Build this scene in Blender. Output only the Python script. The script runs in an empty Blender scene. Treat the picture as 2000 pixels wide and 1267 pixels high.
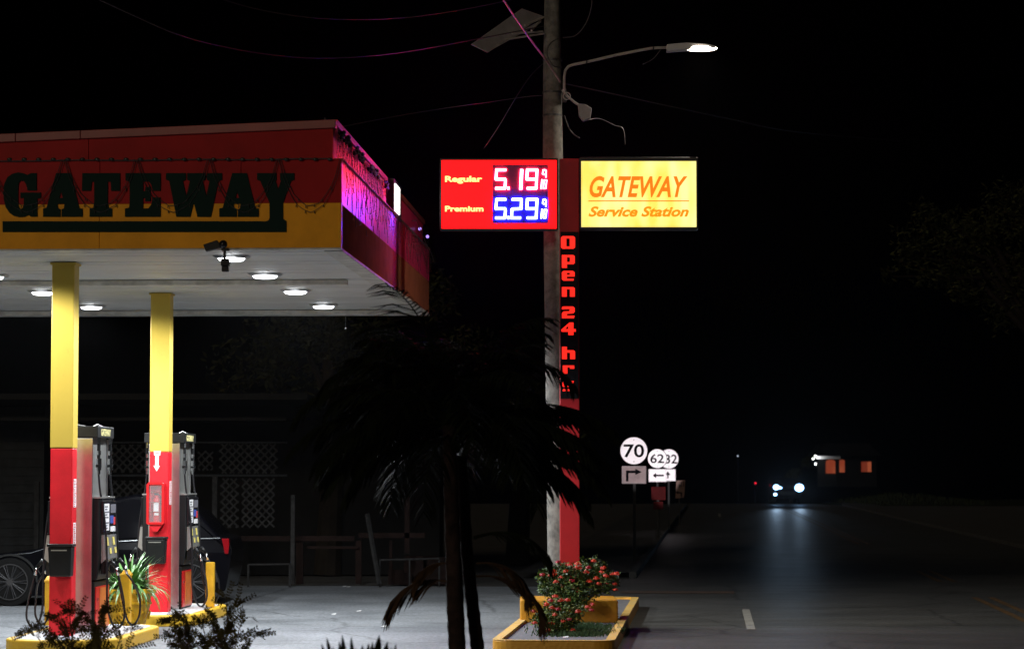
import bpy, math, random
from mathutils import Vector, Matrix
from mathutils.geometry import tessellate_polygon
random.seed(7)
PI = math.pi
sc = bpy.context.scene
COL = sc.collection

# ---------------------------------------------------------------- camera model
F = 5000.0; CX, CY = 1000.0, 633.5; H = 1.95
PITCH = math.atan(292.0 / F)
def ray(px, py):
    x = (px - CX) / F; y = (CY - py) / F
    return Vector((x, math.cos(PITCH) - y*math.sin(PITCH), math.sin(PITCH) + y*math.cos(PITCH)))
def W(px, py, Y):
    d = ray(px, py); t = Y / d.y
    return Vector((d.x*t, Y, H + d.z*t))
def G(px, py, z=0.0):
    d = ray(px, py); t = (z - H) / d.z
    return Vector((d.x*t, d.y*t, z))
class Frame:
    def __init__(s, a):
        s.a = a; s.u = Vector((math.cos(a), -math.sin(a), 0)); s.v = Vector((math.sin(a), math.cos(a), 0))
    def P(s, u, v, z): return s.u*u + s.v*v + Vector((0, 0, z))
    def uv(s, p): return (p.dot(s.u), p.dot(s.v))
    def hit(s, px, py, v):
        d = ray(px, py); t = v / d.dot(s.v)
        return (d.dot(s.u)*t, H + d.z*t)
CAN = Frame(math.atan(261/5000.0))
ROAD = Frame(math.atan(.0765))
FR = Frame(0.0)

# ---------------------------------------------------------------- mesh builder
class MB:
    def __init__(s, fr=FR): s.v = []; s.f = []; s.fr = fr; s.smooth = False
    def add(s, pts, faces):
        n = len(s.v); s.v += [s.fr.P(*p) for p in pts]; s.f += [tuple(i+n for i in f) for f in faces]; return s
    def box(s, x0, x1, y0, y1, z0, z1):
        p = [(x0,y0,z0),(x1,y0,z0),(x1,y1,z0),(x0,y1,z0),(x0,y0,z1),(x1,y0,z1),(x1,y1,z1),(x0,y1,z1)]
        return s.add(p, [(0,3,2,1),(4,5,6,7),(0,1,5,4),(1,2,6,5),(2,3,7,6),(3,0,4,7)])
    def hexa(s, p):  # 8 points, bottom then top, ccw
        return s.add(p, [(0,3,2,1),(4,5,6,7),(0,1,5,4),(1,2,6,5),(2,3,7,6),(3,0,4,7)])
    def tube(s, path, r, n=8, cap=True):
        path = [Vector(p) for p in path]
        if not isinstance(r, (list, tuple)): r = [r]*len(path)
        rings = []; up = Vector((0,0,1)); prev = None
        for i, p in enumerate(path):
            d = (path[min(i+1, len(path)-1)] - path[max(i-1, 0)])
            if d.length < 1e-9: d = Vector((0,0,1))
            d.normalize()
            if prev is None:
                a = d.cross(Vector((0,0,1)) if abs(d.z) < .9 else Vector((1,0,0))).normalized()
            else:
                a = (prev - d*prev.dot(d)); a = a.normalized() if a.length > 1e-6 else d.orthogonal().normalized()
            prev = a; b = d.cross(a)
            rings.append([tuple(p + (a*math.cos(2*PI*k/n) + b*math.sin(2*PI*k/n))*r[i]) for k in range(n)])
        pts = [q for rg in rings for q in rg]; fs = []
        for i in range(len(path)-1):
            for k in range(n):
                fs.append((i*n+k, i*n+(k+1)%n, (i+1)*n+(k+1)%n, (i+1)*n+k))
        if cap:
            fs.append(tuple(reversed(range(n)))); fs.append(tuple((len(path)-1)*n+k for k in range(n)))
        return s.add(pts, fs)
    def lathe(s, c, prof, n=24):
        pts = []; fs = []
        for (r, z) in prof:
            for k in range(n): pts.append((c[0]+r*math.cos(2*PI*k/n), c[1]+r*math.sin(2*PI*k/n), c[2]+z))
        for i in range(len(prof)-1):
            for k in range(n): fs.append((i*n+k, i*n+(k+1)%n, (i+1)*n+(k+1)%n, (i+1)*n+k))
        fs.append(tuple(reversed(range(n)))); fs.append(tuple((len(prof)-1)*n+k for k in range(n)))
        return s.add(pts, fs)
    def ball(s, c, r, n=8, m=6, sq=(1,1,1)):
        pts = [(c[0], c[1], c[2]-r*sq[2])]; fs = []
        for j in range(1, m):
            t = -PI/2 + PI*j/m
            for k in range(n): pts.append((c[0]+r*sq[0]*math.cos(t)*math.cos(2*PI*k/n), c[1]+r*sq[1]*math.cos(t)*math.sin(2*PI*k/n), c[2]+r*sq[2]*math.sin(t)))
        pts.append((c[0], c[1], c[2]+r*sq[2])); L = len(pts)-1
        for k in range(n): fs.append((0, 1+(k+1)%n, 1+k)); fs.append((L, L-n+k, L-n+(k+1)%n))
        for j in range(m-2):
            for k in range(n): fs.append((1+j*n+k, 1+j*n+(k+1)%n, 1+(j+1)*n+(k+1)%n, 1+(j+1)*n+k))
        return s.add(pts, fs)
    def wall_poly(s, loops, y0, y1):
        """2-D loops (x,z), first outer then holes, extruded from y0 (front) to y1"""
        loops3 = [[Vector((p[0], p[1], 0)) for p in l] for l in loops]
        flat = [p for l in loops for p in l]
        tris = tessellate_polygon(loops3); n = len(flat)
        pts = [(p[0], y0, p[1]) for p in flat] + [(p[0], y1, p[1]) for p in flat]
        fs = []
        for t in tris:
            a, b, c = [Vector(flat[i]) for i in t]
            ccw = (b-a).cross(c-a) > 0 if hasattr(Vector((0,0)), 'cross') else True
            t = tuple(t) if ccw else tuple(reversed(t))
            fs.append(t); fs.append(tuple(n+i for i in reversed(t)))
        o = 0
        for l in loops:
            m = len(l)
            for i in range(m):
                a, b = o+i, o+(i+1)%m; fs.append((a, a+n, b+n, b))
            o += m
        return s.add(pts, fs)
    def floor_poly(s, loop, z0, z1):
        n = len(loop); pts = [(p[0], p[1], z0) for p in loop] + [(p[0], p[1], z1) for p in loop]
        fs = [tuple(reversed(range(n))), tuple(range(n, 2*n))]
        for i in range(n): j = (i+1) % n; fs.append((i, j, j+n, i+n))
        return s.add(pts, fs)
    def strip(s, pts, w, up=(0,0,1)):  # flat tapered blade
        pts = [Vector(p) for p in pts]; n = len(pts); out = []
        for i, p in enumerate(pts):
            d = (pts[min(i+1,n-1)] - pts[max(i-1,0)]); side = d.cross(Vector(up))
            side = side.normalized() if side.length > 1e-6 else Vector((1,0,0))
            k = w[i] if isinstance(w, (list, tuple)) else w
            out += [tuple(p - side*k/2), tuple(p + side*k/2)]
        return s.add(out, [(2*i, 2*i+1, 2*i+3, 2*i+2) for i in range(n-1)])

def obj(name, mb, m, parent=None, bevel=0, smooth=False):
    me = bpy.data.meshes.new(name)
    off = parent_world(parent) if parent else Vector((0,0,0))
    me.from_pydata([tuple(v - off) for v in mb.v], [], mb.f); me.update()
    o = bpy.data.objects.new(name, me); COL.objects.link(o)
    if parent: o.parent = parent
    me.materials.append(m)
    if smooth:
        for p in me.polygons: p.use_smooth = True
    if bevel:
        b = o.modifiers.new('bevel', 'BEVEL'); b.width = bevel; b.segments = 2; b.limit_method = 'ANGLE'
    return o
def parent_world(p):
    v = Vector((0,0,0))
    while p: v = v + p.location; p = p.parent
    return v
def tag(o, label=None, cat=None, group=None, kind=None):
    if label: o['label'] = label
    if cat: o['category'] = cat
    if group: o['group'] = group
    if kind: o['kind'] = kind
    return o
def thing(name, loc, label, cat, group=None):
    o = bpy.data.objects.new(name, None); COL.objects.link(o); o.location = loc; o.empty_display_size = .2
    return tag(o, label, cat, group)
def single(name, mb, m, label, cat, group=None, **kw):
    """a thing that is one mesh: origin at its base"""
    lo = Vector((sum(v.x for v in mb.v)/len(mb.v), sum(v.y for v in mb.v)/len(mb.v), min(v.z for v in mb.v)))
    mb.v = [v - lo for v in mb.v]
    o = obj(name, mb, m, None, **kw); o.location = lo
    return tag(o, label, cat, group)
def copy_tree(o, parent=None):
    c = o.copy(); COL.objects.link(c); c.parent = parent
    for ch in [x for x in bpy.data.objects if x.parent == o and x != c]: copy_tree(ch, c)
    return c

def text_mb(txt, fr, x0, x1, z0, z1, y0, y1, shear=0, offset=0):
    """built-in font text fitted into the box x0..x1, z0..z1"""
    cu = bpy.data.curves.new('lettering', 'FONT'); cu.body = txt; cu.size = 1; cu.offset = offset; cu.shear = shear; cu.resolution_u = 4
    cu.extrude = .5
    o = bpy.data.objects.new('lettering', cu); COL.objects.link(o)
    dg = bpy.context.evaluated_depsgraph_get(); me = bpy.data.meshes.new_from_object(o.evaluated_get(dg))
    xs = [v.co.x for v in me.vertices]; ys = [v.co.y for v in me.vertices]
    a, b, c, d = min(xs), max(xs), min(ys), max(ys)
    mb = MB(fr)
    pts = [(x0+(v.co.x-a)/(b-a)*(x1-x0), y0 if v.co.z > 0 else y1, z0+(v.co.y-c)/(d-c)*(z1-z0)) for v in me.vertices]
    mb.add(pts, [tuple(p.vertices) for p in me.polygons])
    bpy.data.objects.remove(o); bpy.data.curves.remove(cu); bpy.data.meshes.remove(me)
    return mb

# ---------------------------------------------------------------- materials
def mat(name, col, rough=.6, metal=0, spec=.5, var=0, vscale=4, bump=0, bscale=30, emit=None, es=0, coat=0, col2=None, lo=.35, hi=.65):
    m = bpy.data.materials.new(name); m.use_nodes = True; nt = m.node_tree; b = nt.nodes['Principled BSDF']
    b.inputs['Base Color'].default_value = (*col, 1); b.inputs['Roughness'].default_value = rough
    b.inputs['Metallic'].default_value = metal; b.inputs['Specular IOR Level'].default_value = spec
    b.inputs['Coat Weight'].default_value = coat
    tc = nt.nodes.new('ShaderNodeTexCoord')
    if var or col2:
        nz = nt.nodes.new('ShaderNodeTexNoise'); nz.inputs['Scale'].default_value = vscale; nz.inputs['Detail'].default_value = 8
        nz.inputs['Roughness'].default_value = .65
        nt.links.new(tc.outputs['Object'], nz.inputs['Vector'])
        cr = nt.nodes.new('ShaderNodeValToRGB')
        cr.color_ramp.elements[0].position = lo; cr.color_ramp.elements[1].position = hi
        c2 = col2 if col2 else tuple(min(1, c*(1+var)) for c in col)
        c1 = col if col2 else tuple(c*(1-var) for c in col)
        cr.color_ramp.elements[0].color = (*c1, 1); cr.color_ramp.elements[1].color = (*c2, 1)
        nt.links.new(nz.outputs['Fac'], cr.inputs['Fac']); nt.links.new(cr.outputs['Color'], b.inputs['Base Color'])
    if bump:
        n2 = nt.nodes.new('ShaderNodeTexNoise'); n2.inputs['Scale'].default_value = bscale; n2.inputs['Detail'].default_value = 6
        nt.links.new(tc.outputs['Object'], n2.inputs['Vector'])
        bp = nt.nodes.new('ShaderNodeBump'); bp.inputs['Strength'].default_value = bump; bp.inputs['Distance'].default_value = .02
        nt.links.new(n2.outputs['Fac'], bp.inputs['Height']); nt.links.new(bp.outputs['Normal'], b.inputs['Normal'])
    if emit:
        b.inputs['Emission Color'].default_value = (*emit, 1); b.inputs['Emission Strength'].default_value = es
    return m
M = {}
M['red_paint'] = mat('red_paint', (.42,.012,.02), .3, var=.15, bump=.05, bscale=8)
M['red_col'] = mat('red_column_paint', (.70,.014,.024), .42, spec=.3, var=.12, vscale=3, bump=.04, bscale=12)
M['yellow_col'] = mat('yellow_column_paint', (.62,.44,.062), .42, col2=(.42,.29,.05), vscale=7, lo=.62, hi=.8, bump=.06, bscale=12)
M['red_fascia'] = mat('red_fascia_paint', (.34,.008,.010), .5, spec=.1, var=.14, vscale=1.6, bump=.06, bscale=5)
M['violet_red_side'] = mat('violet_tinted_red_sheeting', (.60,.035,.14), .26, var=.1, vscale=3, bump=.03, bscale=4, coat=1)  # red paint shifted to magenta, carrying the price sign's violet light
M['violet_red_side'].node_tree.nodes['Principled BSDF'].inputs['Coat Roughness'].default_value = .3
M['cap'] = mat('parapet_cap_paint', (.26,.05,.045), .5, var=.2, vscale=2)
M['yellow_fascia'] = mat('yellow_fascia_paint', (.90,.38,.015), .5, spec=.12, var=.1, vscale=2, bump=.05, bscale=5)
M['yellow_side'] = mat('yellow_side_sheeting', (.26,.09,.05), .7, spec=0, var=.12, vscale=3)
M['letter_green'] = mat('dark_green_vinyl', (.004,.019,.015), .6, spec=.08)
M['soffit'] = mat('white_soffit_paint', (.62,.63,.62), .5, var=.1, vscale=.8, bump=.1, bscale=3)
M['soffit_trim'] = mat('soffit_trim_paint', (.55,.54,.5), .6, var=.25, vscale=5)
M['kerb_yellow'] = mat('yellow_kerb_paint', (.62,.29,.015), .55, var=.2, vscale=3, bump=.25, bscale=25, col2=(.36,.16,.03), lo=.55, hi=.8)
M['island_yellow'] = mat('golden_island_kerb_paint', (.80,.48,.03), .5, bump=.25, bscale=25, col2=(.5,.26,.04), vscale=3, lo=.58, hi=.8)
M['kerb_worn'] = mat('worn_kerb_paint', (.50,.33,.11), .7, var=.2, bump=.3, bscale=40, col2=(.6,.32,.04), lo=.45, hi=.7)
M['kerb_top'] = mat('worn_yellow_kerb_top', (.62,.42,.14), .7, bump=.3, bscale=40, col2=(.72,.40,.04), lo=.4, hi=.7)
M['island_top'] = mat('island_concrete', (.55,.55,.55), .8, var=.15, vscale=6, bump=.2, bscale=60)
M['bollard'] = mat('bollard_yellow_paint', (.75,.42,.02), .4, var=.12, vscale=6, bump=.08)
M['pot'] = mat('yellow_planter_paint', (.76,.44,.015), .45, var=.12, vscale=6, bump=.12, bscale=14)
M['black'] = mat('black_plastic', (.008,.009,.0095), .45, spec=.3, var=.2)
M['black_gloss'] = mat('glossy_black_panel', (.012,.012,.014), .2)
M['rubber'] = mat('black_rubber_hose', (.014,.014,.016), .35)
M['steel'] = mat('brushed_stainless', (.50,.50,.50), .32, metal=1, var=.12, vscale=3, bump=.06, bscale=3)
M['steel2'] = mat('grey_side_panel', (.33,.33,.31), .45, metal=.7, var=.15, vscale=4)
M['chrome'] = mat('chrome_coupling', (.75,.77,.78), .2, metal=1)
M['white'] = mat('white_sticker', (.78,.78,.78), .5)
M['grey_ink'] = mat('grey_ink', (.12,.12,.14), .6)
M['red_ink'] = mat('red_ink', (.6,.04,.04), .5)
M['blue_ink'] = mat('blue_ink', (.04,.08,.35), .5)
M['yel_ink'] = mat('yellow_ink', (.7,.6,.15), .5)
M['valance_letter'] = mat('cream_lettering', (.75,.68,.30), .5)
M['door_red'] = mat('red_cabinet_door', (.62,.012,.015), .28)
M['door_orange'] = mat('orange_cabinet_panel', (.62,.17,.03), .35)
M['pipe'] = mat('galvanised_pipe', (.42,.38,.36), .42, metal=.2, var=.15)
M['concrete_pole'] = mat('weathered_concrete_pole', (.19,.18,.16), .9, bump=.4, bscale=18, col2=(.07,.067,.06), vscale=9, lo=.4, hi=.7)
M['pylon_red'] = mat('pylon_red_paint', (.40,.012,.018), .4, var=.1, vscale=2)
M['sign_frame'] = mat('black_sign_frame', (.02,.02,.022), .4)
M['dark_metal'] = mat('dark_grey_metal', (.06,.06,.065), .5, metal=.3)
M['post_dark'] = mat('weathered_sign_post', (.022,.022,.022), .8, spec=.1)
M['panel_under'] = mat('pale_panel_underside', (.28,.26,.265), .6, var=.2)
M['cable'] = mat('dark_cable', (.05,.045,.045), .5)
M['cable_magenta_tint'] = mat('magenta_lit_cable_tint', (.035,.018,.022), .6)  # dark cable tinted with the price sign's magenta light
M['guy'] = mat('pale_sheathed_guy_wire', (.42,.24,.26), .5)
M['lamp_lens'] = mat('canopy_lamp_lens', (.8,.8,.8), .3, emit=(.93,.96,1), es=9)
M['fixture'] = mat('white_lamp_housing', (.45,.45,.46), .4)
M['face_red'] = mat('lit_red_sign_face', (.4,.01,.01), .25, emit=(1,.0024,.003), es=5)
M['face_cream'] = mat('lit_cream_lettering', (.7,.6,.3), .3, emit=(1,.74,.22), es=1.7)
M['led_back'] = mat('led_display_backing', (.05,.03,.12), .35)
M['led_red'] = mat('lit_red_led_segments', (.2,.05,.05), .4, emit=(1,.022,.03), es=190)
M['led_blue'] = mat('lit_blue_led_segments', (.05,.05,.2), .4, emit=(.025,.035,1), es=190)
M['face_red_letter'] = mat('lit_red_letter', (.4,.02,.02), .4, emit=(1,.022,.012), es=1.25)
M['white_lit'] = mat('lit_white_box_face', (.8,.8,.8), .4, emit=(1,.98,.9), es=6)
M['bulb_purple'] = mat('lit_purple_bulb', (.3,.2,.5), .4, emit=(.45,.28,1), es=1.4)
M['bulb_dark'] = mat('unlit_bulb', (.03,.035,.03), .3)
M['head_white'] = mat('lit_headlamp', (.8,.8,.8), .2, emit=(.30,.58,1), es=9)
M['street_lens'] = mat('lit_street_lamp_lens', (.8,.8,.8), .3, emit=(1,.86,.68), es=26)
M['leaf'] = mat('shrub_leaf', (.045,.085,.022), .5, var=.5, vscale=9, spec=.3)
M['leaf_y'] = mat('young_shrub_leaf', (.13,.17,.03), .5, var=.3, vscale=9, spec=.3)
M['flower'] = mat('scarlet_flower', (.72,.055,.02), .5, var=.25, vscale=20)
M['flower2'] = mat('crimson_flower', (.45,.012,.03), .5, var=.25, vscale=20)
M['stem'] = mat('woody_stem', (.07,.05,.03), .8)
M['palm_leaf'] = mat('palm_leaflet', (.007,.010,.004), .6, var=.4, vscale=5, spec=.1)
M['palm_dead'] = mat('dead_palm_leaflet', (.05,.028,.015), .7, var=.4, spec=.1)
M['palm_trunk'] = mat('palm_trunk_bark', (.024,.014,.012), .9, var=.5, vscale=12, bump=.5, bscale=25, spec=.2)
M['blade'] = mat('strappy_green_leaf', (.09,.22,.05), .4, var=.35, vscale=8)
M['fern'] = mat('feathery_leaflet', (.06,.05,.014), .8, var=.5, vscale=7, spec=.08)
M['grass'] = mat('short_grass', (.05,.10,.035), .7, var=.4, vscale=15)
M['tree_leaf'] = mat('tree_leaf', (.03,.032,.012), .7, var=.5, vscale=3, spec=.1)
M['bark'] = mat('tree_bark', (.015,.012,.009), .95, spec=.1, var=.3, bump=.5)
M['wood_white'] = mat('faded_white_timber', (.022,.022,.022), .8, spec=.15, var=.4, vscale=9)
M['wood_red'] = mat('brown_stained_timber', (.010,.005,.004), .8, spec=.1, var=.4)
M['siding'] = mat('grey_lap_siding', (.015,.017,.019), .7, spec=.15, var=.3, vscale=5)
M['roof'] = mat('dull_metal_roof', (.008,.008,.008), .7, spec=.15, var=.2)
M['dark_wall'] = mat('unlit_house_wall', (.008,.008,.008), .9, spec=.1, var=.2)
M['car_paint'] = mat('black_car_paint', (.002,.002,.003), .15, spec=.07)
M['glass'] = mat('dark_car_glass', (.003,.003,.004), .06, spec=.08)
M['tyre'] = mat('tyre_rubber', (.006,.006,.006), .9, spec=.1)
M['rim'] = mat('alloy_rim', (.03,.03,.032), .4, metal=.3)
M['tail'] = mat('red_tail_lamp_lens', (.16,.002,.005), .15, spec=.4)
M['sign_white'] = mat('white_reflective_sheeting', (.82,.79,.82), .55, var=.05, vscale=8)
M['sign_pink'] = mat('faded_grimy_sheeting', (.19,.13,.13), .6, var=.25, vscale=7)
M['sign_tan'] = mat('tan_warning_sheeting', (.10,.045,.03), .6, var=.2, vscale=5)
M['sign_black'] = mat('black_sign_legend', (.004,.004,.005), .9, spec=0)
M['sign_red'] = mat('dull_red_notice', (.03,.003,.003), .8, var=.3, vscale=4, spec=.05)
M['mark_white'] = mat('worn_white_road_paint', (.30,.29,.26), .7, col2=(.1,.1,.1), vscale=9, lo=.5, hi=.72)
M['mark_yellow'] = mat('worn_yellow_road_paint', (.13,.065,.015), .7, col2=(.05,.05,.05), vscale=6, lo=.5, hi=.7)
M['mark_tan'] = mat('faded_orange_stripe', (.12,.07,.045), .7, col2=(.07,.05,.04), vscale=5, lo=.4, hi=.7)
M['house_wall'] = mat('far_house_wall', (.30,.28,.27), .7)
M['house_glow'] = mat('orange_window_and_porch_glow', (.5,.2,.1), .6, emit=(1,.17,.07), es=.2)
M['soil'] = mat('grey_planter_gravel', (.14,.14,.15), .9, var=.2, vscale=12, bump=.5, bscale=60)
M['clear'] = mat('clear_cover', (.6,.6,.62), .1)
M['clear'].node_tree.nodes['Principled BSDF'].inputs['Alpha'].default_value = .16

def ground_mat(name, c1, c2, c3, rough, streaks=True, bump=.25, spec=.5, rlo=None):
    m = bpy.data.materials.new(name); m.use_nodes = True; nt = m.node_tree; b = nt.nodes['Principled BSDF']; L = nt.links.new
    tc = nt.nodes.new('ShaderNodeTexCoord')
    def noise(s, d=8, sc_=(1,1,1), r=.6):
        mp = nt.nodes.new('ShaderNodeMapping'); mp.inputs['Scale'].default_value = sc_; L(tc.outputs['Object'], mp.inputs['Vector'])
        n = nt.nodes.new('ShaderNodeTexNoise'); n.inputs['Scale'].default_value = s; n.inputs['Detail'].default_value = d; n.inputs['Roughness'].default_value = r
        L(mp.outputs[0], n.inputs['Vector']); return n
    def ramp(src, a, b_, ca, cb):
        r = nt.nodes.new('ShaderNodeValToRGB'); r.color_ramp.elements[0].position = a; r.color_ramp.elements[1].position = b_
        r.color_ramp.elements[0].color = (*ca, 1); r.color_ramp.elements[1].color = (*cb, 1); L(src, r.inputs['Fac']); return r
    def mul(a, b_, f=1):
        x = nt.nodes.new('ShaderNodeMix'); x.data_type = 'RGBA'; x.blend_type = 'MULTIPLY'; x.inputs['Factor'].default_value = f
        L(a, x.inputs['A']); L(b_, x.inputs['B']); return x.outputs['Result']
    n1 = noise(.6, 10); r1 = ramp(n1.outputs['Fac'], .35, .68, c1, c2)
    n2 = noise(22, 6, (1,.6,1), .75); r2 = ramp(n2.outputs['Fac'], .32, .68, (.45,.45,.45), (1.5,1.5,1.5))
    out = mul(r1.outputs['Color'], r2.outputs['Color'])
    n3 = noise(1.3, 8, (.5, 1.6, 1), .7); r3 = ramp(n3.outputs['Fac'], .60, .70, (1,1,1), c3)
    out = mul(out, r3.outputs['Color'])
    vo = nt.nodes.new('ShaderNodeTexVoronoi'); vo.feature = 'DISTANCE_TO_EDGE'; vo.inputs['Scale'].default_value = .35
    nw = noise(1.5, 4); mx = nt.nodes.new('ShaderNodeMix'); mx.data_type = 'VECTOR'; mx.inputs['Factor'].default_value = .25
    L(tc.outputs['Object'], mx.inputs['A']); L(nw.outputs['Color'], mx.inputs['B']); L(mx.outputs['Result'], vo.inputs['Vector'])
    r4 = ramp(vo.outputs['Distance'], .0, .012, (.35,.35,.35), (1,1,1)); out = mul(out, r4.outputs['Color'], .8)
    L(out, b.inputs['Base Color'])
    rr = nt.nodes.new('ShaderNodeMapRange'); rr.inputs['To Min'].default_value = rlo if rlo else rough-.12; rr.inputs['To Max'].default_value = rough+.1
    L(n3.outputs['Fac'], rr.inputs['Value']); L(rr.outputs[0], b.inputs['Roughness'])
    b.inputs['Specular IOR Level'].default_value = spec
    bp = nt.nodes.new('ShaderNodeBump'); bp.inputs['Strength'].default_value = bump; bp.inputs['Distance'].default_value = .01
    nb = noise(90, 4); L(nb.outputs['Fac'], bp.inputs['Height']); L(bp.outputs['Normal'], b.inputs['Normal'])
    return m
M['asphalt'] = ground_mat('asphalt', (.06,.06,.057), (.095,.094,.089), (.6,.6,.6), .55, rlo=.38)
M['forecourt'] = ground_mat('forecourt_concrete', (.115,.125,.134), (.205,.218,.232), (.34,.35,.37), .62)
M['earth'] = ground_mat('packed_earth', (.035,.034,.03), (.06,.055,.05), (.6,.6,.6), .9)
M['pavement'] = ground_mat('pavement_concrete', (.03,.029,.027), (.045,.042,.04), (.6,.6,.6), .8)

# ---------------------------------------------------------------- setting
def crest(y):  # the road climbs to a crest about 166 m away and drops behind it
    return 0 if y < 164 else -.00035*(y-164)**2 if y < 260 else -.00035*96**2 - (y-260)*.067
def sheet(name, fr, u0, u1, vs, z, m, nu=1):
    mb = MB(fr); us = [u0+(u1-u0)*i/nu for i in range(nu+1)]
    pts = [(u, v, z + crest(v)) for v in vs for u in us]; n = nu+1
    mb.add(pts, [(j*n+i, j*n+i+1, (j+1)*n+i+1, (j+1)*n+i) for j in range(len(vs)-1) for i in range(nu)])
    o = obj(name, mb, m); o['kind'] = 'structure'; return o
vs_far = [-60, 0, 20, 60, 120] + list(range(160, 264, 6)) + [300, 400]
sheet('ground', ROAD, -160, 200, vs_far, -.03, M['earth'])
sheet('road', ROAD, -2.3, 8.4, vs_far[:-1], 0, M['asphalt'])
sheet('forecourt', ROAD, -26, -1.9, [10, 44.5], .006, M['forecourt'])
sheet('pavement', ROAD, 8.4, 10.2, vs_far[:-1], .09, M['earth'])
def kerb(name, u0, u1, v0, v1, z1, m):
    o = obj(name, MB(ROAD).box(u0, u1, v0, v1, -.05, z1), m, bevel=.02); o['kind'] = 'structure'
kerb('kerb', 8.25, 8.4, -40, 160, .10, M['earth'])
kerb('kerb', -1.5, -1.35, 48.5, 160, .12, M['earth'])
sheet('verge', ROAD, -3.6, -1.5, [48.5, 80, 120, 160], .10, M['pavement'])
def mark(u0, u1, v0, v1, m, z=.005):
    sheet('road_marking', ROAD, u0, u1, [v0, v1] if v1 < 160 else [v0, 120, 160], z, m)
for u in (4.14, 4.40):
    for (v0, v1) in ((33.0, 41.2), (47.2, 52.5), (72, 150)): mark(u, u+.11, v0, v1, M['mark_yellow'])
du, dv = ROAD.uv(G(1461, 1206)); 
mark(du-.055, du+.055, 32.5, 37.3, M['mark_white'])
mark(du-.055, du+.055, 20, 24, M['mark_white'])
mark(du-.055, du+.055, 118, 128, M['mark_white'])
# faded stripe across the side entrance
mark(-1.45, .42, 42.1, 42.9, M['mark_tan'], .010)

# added fill sun from behind the camera, brightens the canopy front
sl = bpy.data.lights.new('front_fill', 'SUN'); sl.energy = .42; sl.angle = math.radians(8); sl.color = (1,.84,.62)
so = bpy.data.objects.new('front_fill', sl); COL.objects.link(so); so.rotation_euler = Vector((.5, 1, -.27)).to_track_quat('-Z', 'Y').to_euler(); so.location = (0, -20, 20)
# sky / world
w = bpy.data.worlds.new("World"); sc.world = w; w.use_nodes = True
bg = w.node_tree.nodes['Background']; sk = w.node_tree.nodes.new('ShaderNodeTexSky'); sk.sky_type = 'NISHITA'; sk.sun_disc = False
sk.sun_elevation = math.radians(-7); sk.sun_rotation = math.radians(200); w.node_tree.links.new(sk.outputs[0], bg.inputs['Color']); bg.inputs['Strength'].default_value = .05

# ---------------------------------------------------------------- canopy
U1, U0, V0, V1 = -3.2, -10.2, 26.77, 37.85
ZB = CAN.hit(666, 487, V0)[1]; ZT = CAN.hit(600, 311, V0)[1]; ZM = CAN.hit(600, 396.5, V0)[1]; ZP = CAN.hit(648, 232, V0+.1)[1]
can = thing('petrol_station_canopy', CAN.P(-6.5, 30, 0), 'red and yellow service station canopy on two square columns over the pumps', 'canopy')
s = MB(CAN); s.box(U0+.12, U1-.12, V0+.12, V1-.12, ZB+.03, ZB+.09)
soff = obj('soffit', s, M['soffit'], can)
s = MB(CAN)
v = V0+.12; i = 0
while v < V1-.5:   # soffit sheets, each slightly out of level with the next
    s.box(U0+.13, U1-.14, v+.004, v+.395, ZB+.022-(i % 3)*.0018, ZB+.028); v += .4; i += 1
obj('soffit_sheets', s, M['soffit'], can)
s = MB(CAN)
s.box(U0, U1, V0, V0+.12, ZB, ZB+.02); s.box(U0, U1, V1-.22, V1, ZB-.015, ZB+.02)
s.box(U1-.2, U1, V0+.12, V1-.22, ZB-.012, ZB+.02); s.box(U0, U0+.12, V0+.12, V1-.22, ZB, ZB+.02)
obj('soffit_trim', s, M['soffit_trim'], can, bevel=.006)
s = MB(CAN)
for vb in (31.1, 36.9): s.box(U0+.2, U1-.45, vb, vb+.16, ZB-.05, ZB+.012)
obj('soffit_beam', s, M['soffit_trim'], can, bevel=.006)
# front fascia panels
def panels(z0, z1, m, name, seams):
    s = MB(CAN)
    xs = [U0] + seams + [U1]
    for a, b in zip(xs[:-1], xs[1:]): s.box(a+.002, b-.002, V0, V0+.1, z0, z1)
    return obj(name, s, m, can, bevel=.003)
sm = [CAN.hit(p, 450, V0)[0] for p in (-170, 194)]
panels(ZB+.02, ZM, M['yellow_fascia'], 'yellow_fascia_panel', sm)
panels(ZM, ZT, M['red_fascia'], 'red_fascia_panel', [CAN.hit(p, 450, V0)[0] for p in (-170, 194, 470)])
# parapet above, set back; its top rises to the right like in the photo
s = MB(CAN)
xs = [U0, CAN.hit(173, 300, V0+.08)[0], U1-.1]
def ztop(u): return ZP - (U1-.1-u)*.036 - .045
for a, b in zip(xs[:-1], xs[1:]):
    a += .002; b -= .002
    s.hexa([(a,V0+.08,ZT-.05),(b,V0+.08,ZT-.05),(b,V0+.16,ZT-.05),(a,V0+.16,ZT-.05),(a,V0+.08,ztop(a)),(b,V0+.08,ztop(b)),(b,V0+.16,ztop(b)),(a,V0+.16,ztop(a))])
obj('parapet', s, M['red_fascia'], can, bevel=.003)
s = MB(CAN)
cap = [U0, CAN.hit(28, 250, V0)[0], CAN.hit(155, 250, V0)[0], U1-.07]
for a, b in zip(cap[:-1], cap[1:]):
    a += .002; b -= .002
    s.hexa([(a,V0+.05,ztop(a)-.06),(b,V0+.05,ztop(b)-.06),(b,V0+.2,ztop(b)-.06),(a,V0+.2,ztop(a)-.06),(a,V0+.05,ztop(a)+.03),(b,V0+.05,ztop(b)+.03),(b,V0+.2,ztop(b)+.03),(a,V0+.2,ztop(a)+.03)])
obj('parapet_cap', s, M['cap'], can, bevel=.006)
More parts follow.
